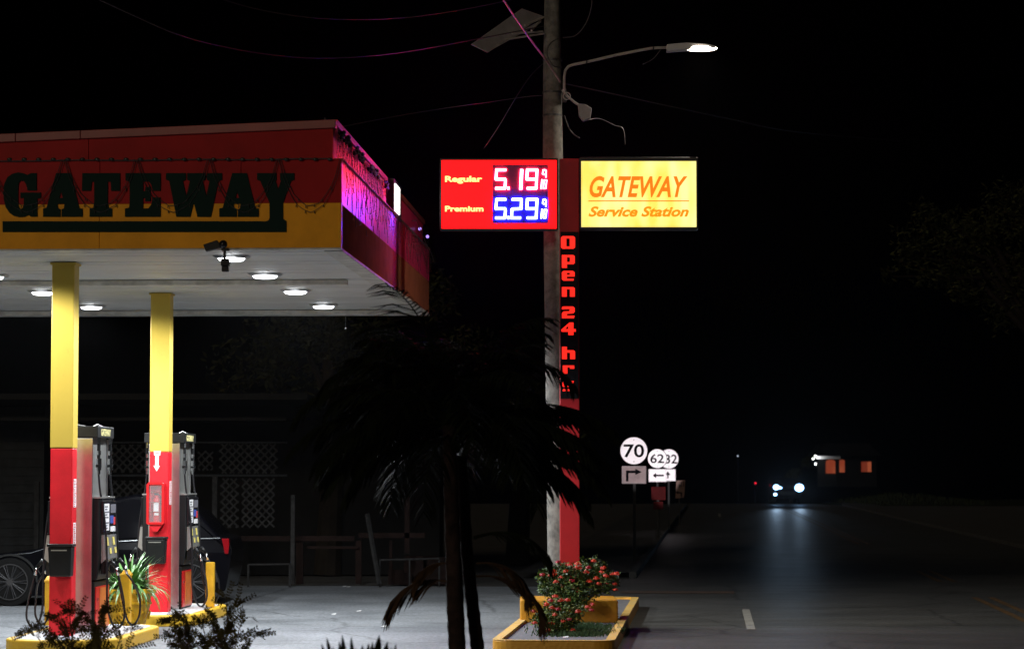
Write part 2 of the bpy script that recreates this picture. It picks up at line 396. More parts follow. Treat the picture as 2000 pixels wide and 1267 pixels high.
# side sheeting with ribs
def ribbed(z0, z1, u, va, vb, name, m, pitch=.11, dep=.008, zf=None):
    s = MB(CAN); pts = []; v = va; n = 0
    prof = [(0,0),(.55,0),(.62,1),(.93,1)]
    while v < vb:
        for (t, d) in prof:
            if v+t*pitch <= vb: pts.append((u+d*dep*.6, v+t*pitch))
        v += pitch
    pts.append((u, vb)); N = len(pts)
    P = [(a, b, z0) for a, b in pts] + [(a, b, z1) for a, b in pts]
    s.add(P, [(i, i+1, N+i+1, N+i) for i in range(N-1)])
    s.box(u-.09, u-.012, va, vb, z0, z1)
    return obj(name, s, m, can)
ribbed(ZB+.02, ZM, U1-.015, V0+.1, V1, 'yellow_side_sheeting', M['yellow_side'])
ribbed(ZM+.001, ZT, U1-.015, V0+.1, V1, 'violet_tinted_red_sheeting', M['violet_red_side'])
ribbed(ZT-.04, ZP-.06, U1-.1, V0+.16, V1, 'side_parapet', M['violet_red_side'])
obj('side_ledge', MB(CAN).box(U1-.12, U1+.01, V0+.1, V1, ZT, ZT+.02), M['cap'], can)
obj('side_parapet_cap', MB(CAN).box(U1-.22, U1-.07, V0+.2, V1, ZP-.06, ZP+.005), M['cap'], can, bevel=.005)
s = MB(CAN); s.box(U0, U1-.02, V1-.1, V1, ZB+.02, ZP-.1)
obj('rear_fascia', s, M['dark_wall'], can)
# roof deck
obj('roof_deck', MB(CAN).box(U0+.1, U1-.22, V0+.2, V1-.1, ZT-.3, ZT-.25), M['roof'], can)
# lettering GATEWAY in slab capitals, cut from the photographed outlines
def zp(x, y): return CAN.hit(x/3.96, 200+y/3.96, V0)
GATE = [
 [[(285,548),(285,682),(215,682),(205,640),(190,612),(165,605),(148,620),(142,660),(142,790),(150,815),(165,825),(180,815),(186,790),(186,740),(160,740),(160,698),(318,698),(318,740),(290,745),(290,885),(240,885),(225,872),(190,886),(150,888),(110,880),(75,855),(45,810),(30,745),(28,690),(35,630),(60,580),(100,552),(145,542),(190,552),(215,562),(240,548)]],
 [[(435,548),(548,548),(615,820),(640,822),(640,885),(478,885),(478,828),(497,820),(500,790),(492,785),(455,785),(446,790),(450,818),(469,828),(469,885),(335,885),(335,822),(362,815)],[(474,690),(460,740),(488,740)]],
 [[(638,548),(930,548),(930,685),(862,685),(858,615),(835,615),(835,780),(842,815),(868,822),(868,885),(695,885),(695,822),(722,815),(730,780),(730,615),(712,615),(705,685),(635,685)]],
 [[(972,548),(1243,548),(1243,685),(1185,685),(1170,635),(1150,612),(1108,612),(1108,690),(1125,685),(1125,655),(1165,655),(1165,765),(1125,765),(1125,740),(1108,740),(1108,822),(1150,820),(1172,790),(1180,735),(1243,735),(1243,885),(968,885),(968,822),(1000,815),(1004,780),(1004,620),(990,610),(972,605)]],
 [[(1285,548),(1438,548),(1438,600),(1415,608),(1442,728),(1470,610),(1448,600),(1448,548),(1590,548),(1590,600),(1568,608),(1598,728),(1622,610),(1600,600),(1600,548),(1718,548),(1718,600),(1690,608),(1632,885),(1528,885),(1500,775),(1472,885),(1365,885),(1310,608),(1285,600)]],
 [[(1989,548),(2139,548),(2139,600),(2132,608),(2152,672),(2174,608),(2167,600),(2167,548),(2277,548),(2277,600),(2252,608),(2189,780),(2190,900),(2216,918),(2216,1003),(22,1003),(22,920),(2060,920),(2078,912),(2086,895),(2085,780),(2014,608),(1989,600)]]]
GATE.insert(5, [[(x+1362, y) for x, y in l] for l in GATE[1]])
for g in GATE:
    s = MB(CAN); s.wall_poly([[zp(x, y) for x, y in l] for l in g], V0-.014, V0-.001); obj('letter', s, M['letter_green'], can)
# columns
for (cu, cv) in ((CAN.hit(121.8, 900, 28.35+.12)[0], 28.42), (CAN.hit(308, 900, 33.2)[0], 33.3)):
    hw = .125; zc = 2.24
    c = obj('column', MB(CAN).box(cu-hw, cu+hw, cv, cv+.24, .15, zc), M['red_col'], can, bevel=.012)
    obj('column_top', MB(CAN).box(cu-hw-.004, cu+hw+.004, cv-.004, cv+.244, zc, ZB+.01), M['yellow_col'], c, bevel=.012)
    obj('collar', MB(CAN).box(cu-hw-.02, cu+hw+.02, cv-.02, cv+.26, ZB-.012, ZB+.012), M['yellow_col'], c)
    if cv > 30:   # fire sign arrow on the rear column
        s = MB(CAN); z = lambda y: CAN.hit(308, y, cv)[1]; x = lambda p: CAN.hit(p, 900, cv)[0]
        s.wall_poly([[(x(300.6),z(879)),(x(303),z(881)),(x(307),z(880)),(x(311),z(881)),(x(313.6),z(879)),(x(313.2),z(889)),(x(310.5),z(889)),(x(310),z(909)),(x(312.5),z(909)),(x(306.3),z(920)),(x(300),z(909)),(x(303),z(909)),(x(303.4),z(889)),(x(301),z(889))][::-1]], cv-.006, cv-.001)
        a = obj('fire_arrow_sticker', s, M['white'], c)
        obj('lettering', text_mb('FIRE', CAN, x(302.4), x(311.8), z(886.5), z(883), cv-.009, cv-.0065), M['red_ink'], a)
    else: x = None
    for (ya, yb) in (((935,990),(1020,1067)) if cv < 30 else ((939,985),)):
        fr_ = lambda y: CAN.hit(146 if cv < 30 else 325, y, cv+.1)[1]
        za, zb_ = fr_(yb), fr_(ya)
        st = obj('side_sticker', MB(CAN).box(cu+hw, cu+hw+.003, cv+.07, cv+.20, za, zb_), M['white'], c)
        s = MB(CAN); k = za+.01
        while k < zb_-.02:
            hgt = random.uniform(.008, .02); s.box(cu+hw+.003, cu+hw+.005, cv+.09, cv+random.uniform(.13,.18), k, k+hgt*.6); k += hgt+.006
        obj('sticker_print', s, M['red_ink'], st)
COLS = [(CAN.hit(121.8, 900, 28.47)[0], 28.42), (CAN.hit(308, 900, 33.2)[0], 33.3)]

# boxes on the columns: squeegee bins and the extinguisher cabinet
def bin_box(cu, cv, px0, px1, py0, py1, label, red):
    x0, z1 = CAN.hit(px0, py0, cv-.2); x1, z0 = CAN.hit(px1, py1, cv-.2)
    t = thing('squeegee_bin', CAN.P((x0+x1)/2, cv-.1, z0), label, 'squeegee bin', 'bins on the canopy columns')
    s = MB(CAN); s.hexa([(x0+.015,cv-.17,z0),(x1-.015,cv-.17,z0),(x1-.015,cv-.012,z0),(x0+.015,cv-.012,z0),(x0,cv-.2,z1-.03),(x1,cv-.2,z1-.03),(x1,cv-.012,z1-.03),(x0,cv-.012,z1-.03)])
    obj('bin_body', s, M['black'], t, bevel=.015)
    obj('rim', MB(CAN).box(x0-.01, x1+.01, cv-.21, cv-.004, z1-.03, z1), M['black'], t, bevel=.006)
    obj('front_slot', MB(CAN).box(x0+.04, x1-.05, cv-.205, cv-.196, z1-.075, z1-.062), M['steel2'], t)
    if red:
        obj('squeegee_handle', MB(CAN).tube([(x1-.07,cv-.1,z1-.1),(x1-.02,cv-.09,z1+.1)], .008, 6), M['door_red'], t)
bin_box(*COLS[0], 93, 138.5, 1062, 1126, 'black squeegee bin on the front column, red handle sticking out', True)
bin_box(*COLS[1], 284, 321.5, 1048, 1101, 'black squeegee bin on the rear column under the extinguisher cabinet', False)
cu, cv = COLS[1]
x0, z1 = CAN.hit(286, 941, cv-.15); x1, z0 = CAN.hit(320, 1024, cv-.15)
t = thing('fire_extinguisher_cabinet', CAN.P((x0+x1)/2, cv-.08, z0), 'red framed cabinet with clear front on the rear column', 'extinguisher cabinet')
s = MB(CAN); fw = .032
s.wall_poly([[(x0+.02,z0),(x1-.02,z0),(x1,z0+.02),(x1,z1-.03),(x1-.03,z1),(x0+.03,z1),(x0,z1-.03),(x0,z0+.02)],[(x0+fw,z0+fw),(x1-fw,z0+fw),(x1-fw,z1-fw),(x0+fw,z1-fw)][::-1]], cv-.15, cv-.11)
obj('frame', s, M['door_red'], t, bevel=.006)
s = MB(CAN); s.box(x0+.01, x0+.018, cv-.11, cv-.006, z0+.01, z1-.02); s.box(x1-.018, x1-.01, cv-.11, cv-.006, z0+.01, z1-.02); s.box(x0+.018, x1-.018, cv-.11, cv-.006, z1-.03, z1-.02); s.box(x0+.018, x1-.018, cv-.11, cv-.006, z0+.01, z0+.018)
obj('case', s, M['red_col'], t)
obj('clear_cover', MB(CAN).box(x0+fw, x1-fw, cv-.128, cv-.125, z0+fw, z1-fw), M['clear'], t)
s = MB(CAN)
for k in (.3, .52, .76): s.box(x0+fw, x1-fw, cv-.134, cv-.131, z0+(z1-z0)*k, z0+(z1-z0)*k+.004)
obj('cover_ribs', s, M['steel2'], t)
s = MB(CAN); s.wall_poly([[(x0+.03,z0),(x0+.09,z0-.09),(x1-.09,z0-.09),(x1-.03,z0)][::-1]], cv-.12, cv-.01); obj('bottom_bracket', s, M['red_col'], t)
ex = thing('fire_extinguisher', CAN.P((x0+x1)/2, cv-.06, z0+.02), 'red fire extinguisher with white label inside the cabinet', 'fire extinguisher')
xm = (x0+x1)/2+.005
s = MB(CAN); s.lathe((xm, cv-.062, z0+.022), [(.045,0),(.05,.01),(.05,.28),(.045,.31),(.02,.335),(.02,.36)], 16)
obj('cylinder', s, M['door_red'], ex, smooth=True)
s = MB(CAN); s.box(xm-.032, xm+.034, cv-.116, cv-.112, z0+.17, z0+.29); s.box(xm-.02, xm+.034, cv-.116, cv-.112, z0+.12, z0+.155)
obj('label', s, M['white'], ex)
s = MB(CAN); s.box(xm-.03, xm+.02, cv-.09, cv-.05, z0+.385, z0+.41); s.tube([(xm+.02,cv-.06,z0+.39),(xm+.055,cv-.06,z0+.37),(xm+.06,cv-.07,z0+.25)], .008, 6)
obj('valve_and_hose', s, M['black'], ex)

# canopy light fixtures
def fixture_at(u, v):
    t = thing('canopy_light', CAN.P(u, v, ZB), '', 'canopy light', 'led lights under the canopy')
    s = MB(CAN); s.wall_poly([[(u-.20,ZB+.014),(u-.16,ZB-.012),(u+.16,ZB-.012),(u+.20,ZB+.014)]], v-.11, v+.11)
    obj('housing', s, M['fixture'], t, bevel=.006)
    s = MB(CAN); s.lathe((u, v, ZB-.042), [(.07,0),(.10,.008),(.115,.03)], 20)
    s.v = [CAN.P(u, v, 0) + Vector((0,0,p.z)) + ((p-CAN.P(u,v,0)).dot(CAN.u))*1.3*CAN.u + ((p-CAN.P(u,v,0)).dot(CAN.v))*1.1*CAN.v for p in s.v]
    obj('lens', s, M['lamp_lens'], t, smooth=True)
    li = bpy.data.lights.new('canopy_lamp', 'SPOT'); li.shadow_soft_size = .09; li.energy = 560; li.color = (.90,.95,1); li.spot_size = math.radians(168); li.spot_blend = .25
    lo = bpy.data.objects.new('lamp', li); COL.objects.link(lo); lo.parent = t; lo.location = (0, 0, -.075)
    return t
cans = []
f0 = fixture_at(-4.52, 27.9)
rows = [(-4.52, ['right row of canopy lights, nearest one, behind the black security camera', 'right row of canopy lights, second from the front edge', 'right row of canopy lights, third from the front edge', 'right row of canopy lights, farthest from the camera by the hanging cord']),
        (-7.82, ['left row of canopy lights, nearest one', 'left row of canopy lights, second, cut by the left picture edge', 'left row of canopy lights, third, just left of the front column', 'left row of canopy lights, farthest, right of the front column'])]
vsl = [27.72, 30.2, 32.85, 35.75]
first = True
for (u, labs) in rows:
    for v, lb in zip(vsl, labs):
        o = f0 if first else copy_tree(f0); first = False
        o.location = CAN.P(u, v, ZB); o['label'] = lb
# out-of-view row keeps the far side of the forecourt lit
# security camera cluster at the front edge
p = W(440, 500, 27.05)
t = thing('security_camera', W(437, 487, 26.85), 'black twin security camera hanging at the canopy front edge', 'security camera')
Yc = 26.72
def bx(x0, y0, x1, y1, ya=Yc, yb=Yc+.1): 
    a = W(x0, y1, ya); b = W(x1, y0, ya); return (a.x, b.x, ya, yb, a.z, b.z)
s = MB(); q = [W(397,478,Yc), W(424,469,Yc), W(430,478,Yc), W(432,484,Yc), W(402,491,Yc)]
s.wall_poly([[(a.x, a.z) for a in q][::-1]], Yc-.02, Yc+.08); obj('tilted_camera', s, M['black'], t, bevel=.006)
a = W(436, 477, Yc); s = MB().ball(tuple(a), .045, 12, 8); obj('dome', s, M['black_gloss'], t, smooth=True)
s = MB().box(*bx(432, 484, 446, 489)); obj('mount', s, M['black'], t)
s = MB(); s.box(*bx(431, 505, 447, 519)); s.box(*bx(432.5, 519, 445.5, 530)); obj('down_camera', s, M['black'], t, bevel=.008)
s = MB().box(*bx(436, 489, 441, 505, Yc+.03, Yc+.06)); obj('stem', s, M['black'], t)
# thread hanging under the rear edge
a = W(675, 612, 37.5); s = MB().tube([(a.x, a.y, a.z+.06), (a.x+.004, a.y, a.z-.1), (a.x, a.y, a.z-.2)], .004, 5); s.ball((a.x, a.y, a.z-.22), .018, 6, 5)
single('hanging_cord', s, M['chrome'], 'thin pale cord dangling below the rear edge of the canopy', 'cord')

# side light box
t = thing('light_box', CAN.P(U1-.02, 32.9, ZT), 'small lit white sign box on the canopy side parapet', 'light box')
obj('box', MB(CAN).box(U1-.1, U1+.005, 32.35, 33.35, ZT-.02, ZP-.0), M['sign_frame'], t, bevel=.004)
obj('lit_face', MB(CAN).box(U1+.006, U1+.016, 32.43, 33.02, ZT+.04, ZP-.06), M['white_lit'], t)

# light strings
t = thing('string_lights', CAN.P(-6, V0-.05, ZT-.3), 'unlit light string draped in loops over the front fascia lettering', 'string lights', 'light strings on the canopy')
s = MB(CAN); s.tube([(U0+.1+i*.2, V0-.02, ZT+.004*math.sin(i)) for i in range(int((U1-U0-.1)/.2)+1)], .006, 5)
obj('cable', s, M['cable'], t)
k = 0
for i in range(24):
    u, z = CAN.hit(20+28.4*i, 311, V0)
    if 20+28.4*i > 655: break
    obj('bulb', MB(CAN).ball((u, V0-.028, z-.004), .022, 8, 6, (1.4,.7,.8)), M['bulb_dark'], t, smooth=True)
knots = [-20, 126, 268, 410, 545, 668]
def swag(px0, px1, dip, y0=312, ph=0):
    pts = []
    for i in range(15):
        f = i/14; x = px0+(px1-px0)*f; y = y0 + dip*(1-(2*f-1)**2)**.8 + 1.2*math.sin(i*2+ph)
        u, z = CAN.hit(x, y, V0); pts.append((u, V0-.022-.004*math.sin(i*3+ph), z))
    return pts
s = MB(CAN); b = MB(CAN)
for a_, b_ in zip(knots[:-1], knots[1:]):
    for (dip, ph, sh) in ((102, 0, 0), (90, 2, 4)):
        pts = swag(a_+sh, b_-sh, dip, ph=ph); s.tube(pts, .0035, 4)
        for q in pts[2:-1:2]:
            obj('bulb', MB(CAN).ball((q[0]+random.uniform(-.01,.01), q[1]-.004, q[2]-.016), .010, 5, 4, (.6,.6,1.6)), M['bulb_dark'], t)
obj('looped_cable', s, M['cable'], t)
t = thing('icicle_lights', CAN.P(U1+.03, 32, ZT-.3), 'dark icicle light strands hanging down the pink lit canopy side', 'string lights', 'light strings on the canopy')
s = MB(CAN); b = MB(CAN); v = V0+.2
s.tube([(U1+.02, V0+.1+i*.3, ZT-.012*abs(math.sin(i*1.3))) for i in range(36)], .007, 5)
while v < V1-.2:
    L = random.uniform(.25, .62) if v < 33 else random.uniform(.2, .5)
    pts = [(U1+.025+.006*math.sin(v*40+j), v+.03*math.sin(j*1.7+v), ZT-L*j/6) for j in range(7)]
    s.tube(pts, .0026, 4)
    for q in pts[1:]: b.ball((q[0]+.004, q[1]+random.uniform(-.03,.03), q[2]), .0055, 5, 4, (1,2.6,1)); 
    v += random.uniform(.12, .26)
 
v = V0+.25
while v < 32.3:   # second row of strands on the parapet above
    L = random.uniform(.2, .38)
    pts = [(U1-.075+.005*math.sin(v*40+j), v+.03*math.sin(j*1.7+v), ZP-.12-L*j/6) for j in range(7)]
    s.tube(pts, .0022, 4)
    for q in pts[1:]: b.ball((q[0]+.004, q[1]+random.uniform(-.03,.03), q[2]), .0055, 5, 4, (1,2.6,1))
    v += random.uniform(.1, .22)
obj('strands', s, M['cable'], t); o = obj('unlit_bulbs', b, M['bulb_dark'], t); o['kind'] = 'stuff'
t2 = thing('garland', CAN.P(U1-.06, 30, ZP-.1), 'dark tangled garland pinned under the side parapet cap', 'garland')
s = MB(CAN)
for (vc) in (27.2, 27.7, 28.6, 29.1, 30.1, 30.6, 31.9):
    for k in range(14):
        c = (U1-.06+random.uniform(0,.04), vc+random.uniform(-.18,.18), ZP-.13+random.uniform(-.05,.03)); s.ball(c, random.uniform(.012,.03), 5, 4, (1,1.6,1))
s.tube([(U1-.06, 27+.3*i, ZP-.11-.03*abs(math.sin(i))) for i in range(18)], .008, 5)
obj('clusters', s, M['bulb_dark'], t2)
t3 = thing('bulb_string', CAN.P(U1, 36, ZT), 'short string of purple lit bulbs at the far end of the canopy side', 'string lights', 'light strings on the canopy')
pp = [(U1+.0, 34.9, 5.42), (U1+.02, 35.4, 5.48), (U1+.03, 36.0, 5.38), (U1+.04, 36.7, 5.27), (U1+.05, 37.5, 5.2), (U1+.04, 38.1, 5.12)]
s = MB(CAN); s.tube(pp, .006, 5); obj('cable', s, M['cable'], t3)
for px, py, r in ((798,425,.014),(805,433,.02),(820,447,.024),(835,462,.024),(800,453,.008),(811,521,.02),(813,518,.01)):
    q = W(px, py, 36.6 if py < 500 else 36.0); u, v = CAN.uv(q)
    obj('bulb', MB(CAN).ball((u, v, q.z), r, 8, 6), M['bulb_purple'], t3, smooth=True)
a = CAN.P(CAN.hit(635, 225, V0+.3)[0], V0+.3, ZP-.06)
s = MB().tube([tuple(a), (a.x, a.y, a.z+.1)], .012, 6); single('vent_stub', s, M['dark_metal'], 'short vent stub standing on the canopy roof near the front corner', 'vent')

# ---------------------------------------------------------------- pump islands
def stadium(cu, hw, v0, v1, r, n=8, inset=0):
    hw -= inset; v0 += inset; v1 -= inset; r = max(.02, r-inset); pts = []
    for (cx, cy, a0) in ((cu+hw-r, v1-r, 0), (cu-hw+r, v1-r, PI/2), (cu-hw+r, v0+r, PI), (cu+hw-r, v0+r, 1.5*PI)):
        for i in range(n+1): t_ = a0 + PI/2*i/n; pts.append((cx+r*math.cos(t_), cy+r*math.sin(t_)))
    return pts
isl_u = -6.42
def island(v0, v1, label):
    t = thing('pump_island', CAN.P(isl_u, (v0+v1)/2, 0), label, 'pump island', 'raised islands under the canopy')
    s = MB(CAN); s.floor_poly(stadium(isl_u, .64, v0, v1, .5), 0, .15); obj('kerb', s, M['island_yellow'], t, bevel=.02)
    s = MB(CAN); s.floor_poly(stadium(isl_u, .64, v0, v1, .5, inset=.1), .1, .153); obj('top', s, M['island_top'], t)
island(27.65, 30.75, 'yellow kerbed concrete island under the front pump and column')
island(32.6, 35.7, 'yellow kerbed concrete island under the rear pump and column')

# ---------------------------------------------------------------- gas pump
def pump():
    pu, v0, v1 = -6.55, 29.15, 29.98
    base = CAN.P(pu, (v0+v1)/2, .153)
    t = thing('gas_pump', base, '', 'gas pump', 'gas pumps on the islands')
    s = MB(CAN); s.box(pu-.235, pu+.235, v0+.02, v1-.02, .155, .72); obj('base_cabinet', s, M['black'], t, bevel=.01)
    for sg in (1, -1):
        a, b = sorted((pu+sg*.2352, pu+sg*.247))
        d = obj('cabinet_door', MB(CAN).box(a, b, v0+.05, v1-.05, .18, .66), M['door_red'], t, bevel=.004)
        a, b = sorted((pu+sg*.247, pu+sg*.251)); obj('door_panel', MB(CAN).box(a, b, v0+.25, v1-.12, .2, .64), M['door_orange'], d)
        a, b = sorted((pu+sg*.247, pu+sg*.257)); obj('door_lock', MB(CAN).box(a, b, v0+.12, v0+.15, .5, .53), M['chrome'], d)
    # stainless end panels
    for (ya, yb) in ((v0-.02, v0), (v1-.02, v1)):
        obj('end_panel', MB(CAN).box(pu-.21, pu+.21, ya, yb, .16, 2.36), M['steel'], t, bevel=.004)
    for sg in (1, -1):
        a, b = sorted((pu+sg*.16, pu+sg*.19)); obj('side_panel', MB(CAN).box(a, b, v0+.02, v1-.02, 1.68, 2.37), M['steel2'], t)
    s = MB(CAN)
    for sg in (1, -1):
        x = [pu+sg*.02, pu+sg*.26, pu+sg*.30, pu+sg*.29, pu+sg*.02]; zz = [.74, .74, 1.0, 1.67, 1.67]
        loop = list(zip(x, zz)); loop = loop if sg > 0 else loop[::-1]
        s.wall_poly([loop], v0+.03, v1-.03)
    hd = obj('head', s, M['black'], t, bevel=.012)
    obj('head_top_edge', MB(CAN).box(pu-.3, pu+.3, v0+.02, v1-.022, 1.672, 1.69), M['steel2'], hd)
    for sg in (1, -1):
        def slab(a, b, ya, yb, za, zb): a, b = sorted((pu+sg*a, pu+sg*b)); return MB(CAN).box(a, b, ya, yb, za, zb)
        dp = obj('display_panel', slab(.295, .325, v0+.06, v1-.05, 1.27, 1.64), M['black_gloss'], hd, bevel=.006)
        s = slab(.325, .328, v0+.1, v0+.36, 1.3, 1.61); obj('notice', s, M['white'], dp)
        s = MB(CAN)
        for r in range(9):
            if r in (3,): continue
            a, b = sorted((pu+sg*.328, pu+sg*.330)); s.box(a, b, v0+.12, v0+random.uniform(.24,.34), 1.32+r*.031, 1.335+r*.031)
        obj('notice_print', s, M['grey_ink'], dp)
        obj('price_screen', slab(.325, .329, v0+.44, v1-.1, 1.5, 1.6), M['grey_ink'], dp)
        obj('grade_label', slab(.325, .329, v0+.42, v0+.6, 1.38, 1.47), M['blue_ink'], dp)
        obj('warning_label', slab(.325, .329, v0+.6, v1-.09, 1.36, 1.45), M['red_ink'], dp)
        obj('instruction_label', slab(.325, .329, v0+.44, v1-.1, 1.285, 1.345), M['white'], dp)
        # sloped key panel
        s = MB(CAN); o_ = [pu+sg*.30, pu+sg*.33, pu+sg*.36, pu+sg*.30]; zz = [1.25, 1.25, .98, .93]
        lp = list(zip(o_, zz)); lp = lp if sg < 0 else lp[::-1]
        s.wall_poly([lp], v0+.06, v1-.06); kp = obj('key_panel', s, M['steel2'], hd)
        s = MB(CAN)
        for (fa, fb, yy) in ((.1,.45,.16),(.1,.45,.5),(.55,.8,.28),(.55,.8,.55)):
            za, zb = 1.25-.27*fa, 1.25-.27*fb; ua, ub = .333+.03*fa, .333+.03*fb
            s.hexa([(pu+sg*ub, v0+yy, zb),(pu+sg*(ub+.004), v0+yy, zb),(pu+sg*(ub+.004), v0+yy+.1, zb),(pu+sg*ub, v0+yy+.1, zb),(pu+sg*ua, v0+yy, za),(pu+sg*(ua+.004), v0+yy, za),(pu+sg*(ua+.004), v0+yy+.1, za),(pu+sg*ua, v0+yy+.1, za)])
        obj('grade_buttons', s, M['yel_ink'], kp)
        # nozzles and holsters
        for (vv) in (v0+.14, v1-.2):
            hs = obj('nozzle_holster', slab(.29, .35, vv-.05, vv+.05, .8, .98), M['black'], hd, bevel=.01)
            s = MB(CAN); s.tube([(pu+sg*.33, vv, .80), (pu+sg*.36, vv, .9), (pu+sg*.40, vv, .95), (pu+sg*.46, vv, .88)], [.016,.024,.03,.022], 8)
            s.tube([(pu+sg*.36, vv, .86), (pu+sg*.42, vv, .80), (pu+sg*.46, vv, .86)], .007, 6)
            nz = obj('nozzle', s, M['black'], t, smooth=True)
            s = MB(CAN); s.tube([(pu+sg*.46, vv, .88), (pu+sg*.485, vv, .79)], .017, 8); obj('swivel', s, M['chrome'], nz, smooth=True)
        # hoses : valance swivel, breakaway, down the pump side, loop on the ground and up to the nozzle
        for (vv, ex) in ((v0+.10, .0), (v1-.10, .05)):
            s = MB(CAN); x = pu+sg*.255
            for (z_a, z_b, r) in ((2.30,2.37,.022),(2.17,2.22,.024),(2.06,2.13,.032),(1.995,2.03,.030),(1.95,1.995,.02)): s.tube([(x, vv, z_a), (x, vv, z_b)], r, 10)
            cp = obj('hose_coupling', s, M['chrome'], t, smooth=False)
            for (z_a, z_b, r) in ((2.22,2.3,.02),(2.13,2.17,.019),(2.03,2.06,.034)): obj('coupling_sleeve', MB(CAN).tube([(x, vv, z_a), (x, vv, z_b)], r, 10), M['black'], cp)
            v_n = v0+.14 if vv < (v0+v1)/2 else v1-.2
            P0 = [(x, vv, 1.96), (x+sg*.02, vv, 1.75), (x+sg*.06, vv-.01, 1.55), (x+sg*.10, vv-.02, 1.2), (x+sg*.115, vv-.03, .8), (x+sg*(.12+ex), vv-.02, .45),
                  (x+sg*(.17+ex), vv, .25), (x+sg*(.24+ex), vv+.02, .19), (x+sg*(.31+ex), vv, .3), (x+sg*(.30+ex*1.2), vv+.02, .5), (x+sg*(.26+ex), v_n, .68), (pu+sg*.485, v_n, .79)]
            pts = []
            for i in range(len(P0)-1):   # catmull rom
                p0, p1, p2, p3 = [Vector(P0[min(max(j, 0), len(P0)-1)]) for j in (i-1, i, i+1, i+2)]
                for k in range(5):
                    f = k/5; pts.append(.5*((2*p1)+(p2-p0)*f+(2*p0-5*p1+4*p2-p3)*f*f+(3*p1-p0-3*p2+p3)*f**3))
            pts.append(Vector(P0[-1]))
            s = MB(CAN); s.tube(pts, .0125, 8); obj('hose', s, M['rubber'], t, smooth=True)
    # valance
    va = obj('valance', MB(CAN).box(pu-.27, pu+.27, v0-.03, v1+.03, 2.37, 2.50), M['black'], t, bevel=.006)
    for sg in (1, -1):
        m_ = text_mb('GATEWAY', CAN, 0, 1, 2.392, 2.472, 0, 1, offset=.02)
        # turn the text to the long side: text x -> depth
        n_ = MB(CAN)
        loc = [(CAN.uv(p), p.z) for p in m_.v]
        n_.v = [CAN.P(pu+sg*(.2705+.003*(1-uv_[1])), (v0+.14+.52*uv_[0]) if sg > 0 else (v0+.66-.52*uv_[0]), z) for (uv_, z) in loc]; n_.f = m_.f
        obj('lettering', n_, M['valance_letter'], va)
    s = MB(CAN)
    s.tube([(pu-.1, v0+.2, 2.50), (pu-.05, v0+.25, 2.525), (pu+.05, v0+.3, 2.505)], .008, 6); s.tube([(pu+.12, v0+.4, 2.5), (pu+.15, v0+.5, 2.53), (pu+.2, v0+.55, 2.50)], .008, 6)
    obj('conduit', s, M['steel2'], va)
    return t
g1 = pump(); g1['label'] = 'tall black and steel gas pump behind the front column beside the yellow urn planter'
g2 = copy_tree(g1); g2.location = g1.location + CAN.v*4.85 + CAN.u*.12; g2['label'] = 'tall black and steel gas pump behind the rear column, hoses looping beside a yellow bollard'

# bollards
def bollard(px, ptop, v, z0, label, flat=False, w_=.058):
    u, z1 = CAN.hit(px, ptop, v)
    t = thing('bollard', CAN.P(u, v, z0), label, 'bollard', 'yellow bollards around the pumps')
    s = MB(CAN); s.box(u-w_, u+w_, v-w_, v+w_, z0, z1-(.0 if flat else .06)); po = obj('post', s, M['bollard'], t, bevel=.012)
    if not flat:
        s = MB(CAN); s.box(u-w_-.008, u+w_+.008, v-w_-.008, v+w_+.008, z1-.075, z1-.045); s.hexa([(u-w_,v-w_,z1-.045),(u+w_,v-w_,z1-.045),(u+w_,v+w_,z1-.045),(u-w_,v+w_,z1-.045),(u-w_*.6,v-w_*.6,z1),(u+w_*.6,v-w_*.6,z1),(u+w_*.6,v+w_*.6,z1),(u-w_*.6,v+w_*.6,z1)])
        obj('cap', s, M['bollard'], po, bevel=.006)
bollard(246.5, 1112, 30.35, .153, 'yellow capped bollard in front of the yellow urn planter')
bollard(99, 1124, 30.35, .153, 'yellow capped bollard half hidden left of the front column')
bollard(411, 1097, 34.6, .153, 'plain flat topped yellow bollard right of the rear pump', True, .056)

# urn planter with strappy plant
uc, _ = CAN.hit(252, 1150, 31.75); zr = CAN.hit(252, 1149, 31.75-.1)[1]
t = thing('urn_planter', CAN.P(uc, 31.75, 0), 'yellow moulded urn planter between the two pump islands', 'planter')
R = .335
s = MB(CAN); s.lathe((uc, 31.75, 0), [(.2,0),(.21,.03),(.19,.05),(.2,.08),(.235,.2),(.262,.31),(.27,.335),(.285,.34),(.285,.36),(.268,.37),(.275,zr-.1),(.30,zr-.085),(R-.01,zr-.06),(R,zr-.045),(R,zr-.008),(R-.012,zr),(R-.04,zr),(R-.045,zr-.04)], 40)
obj('pot', s, M['pot'], t, smooth=False)
s = MB(CAN)
for k in range(10):
    a = 2*PI*k/10; pts = []
    for i in range(9):
        th = PI*i/8; aa = a + .2*math.cos(th); z = .15+.1*math.sin(th); r = .215+.06*(z-.1)/.2+.01; pts.append((uc+r*math.cos(aa), 31.75+r*math.sin(aa), z))
    s.tube(pts, .008, 5)
obj('relief_arches', s, M['pot'], t)
obj('soil', MB(CAN).lathe((uc, 31.75, zr-.05), [(.30,0),(.29,.012)], 24), M['stem'], t)
t = thing('potted_plant', CAN.P(uc, 31.75, zr-.04), 'bright green strappy plant growing in the yellow urn', 'plant')
s = MB(CAN); random.seed(11)
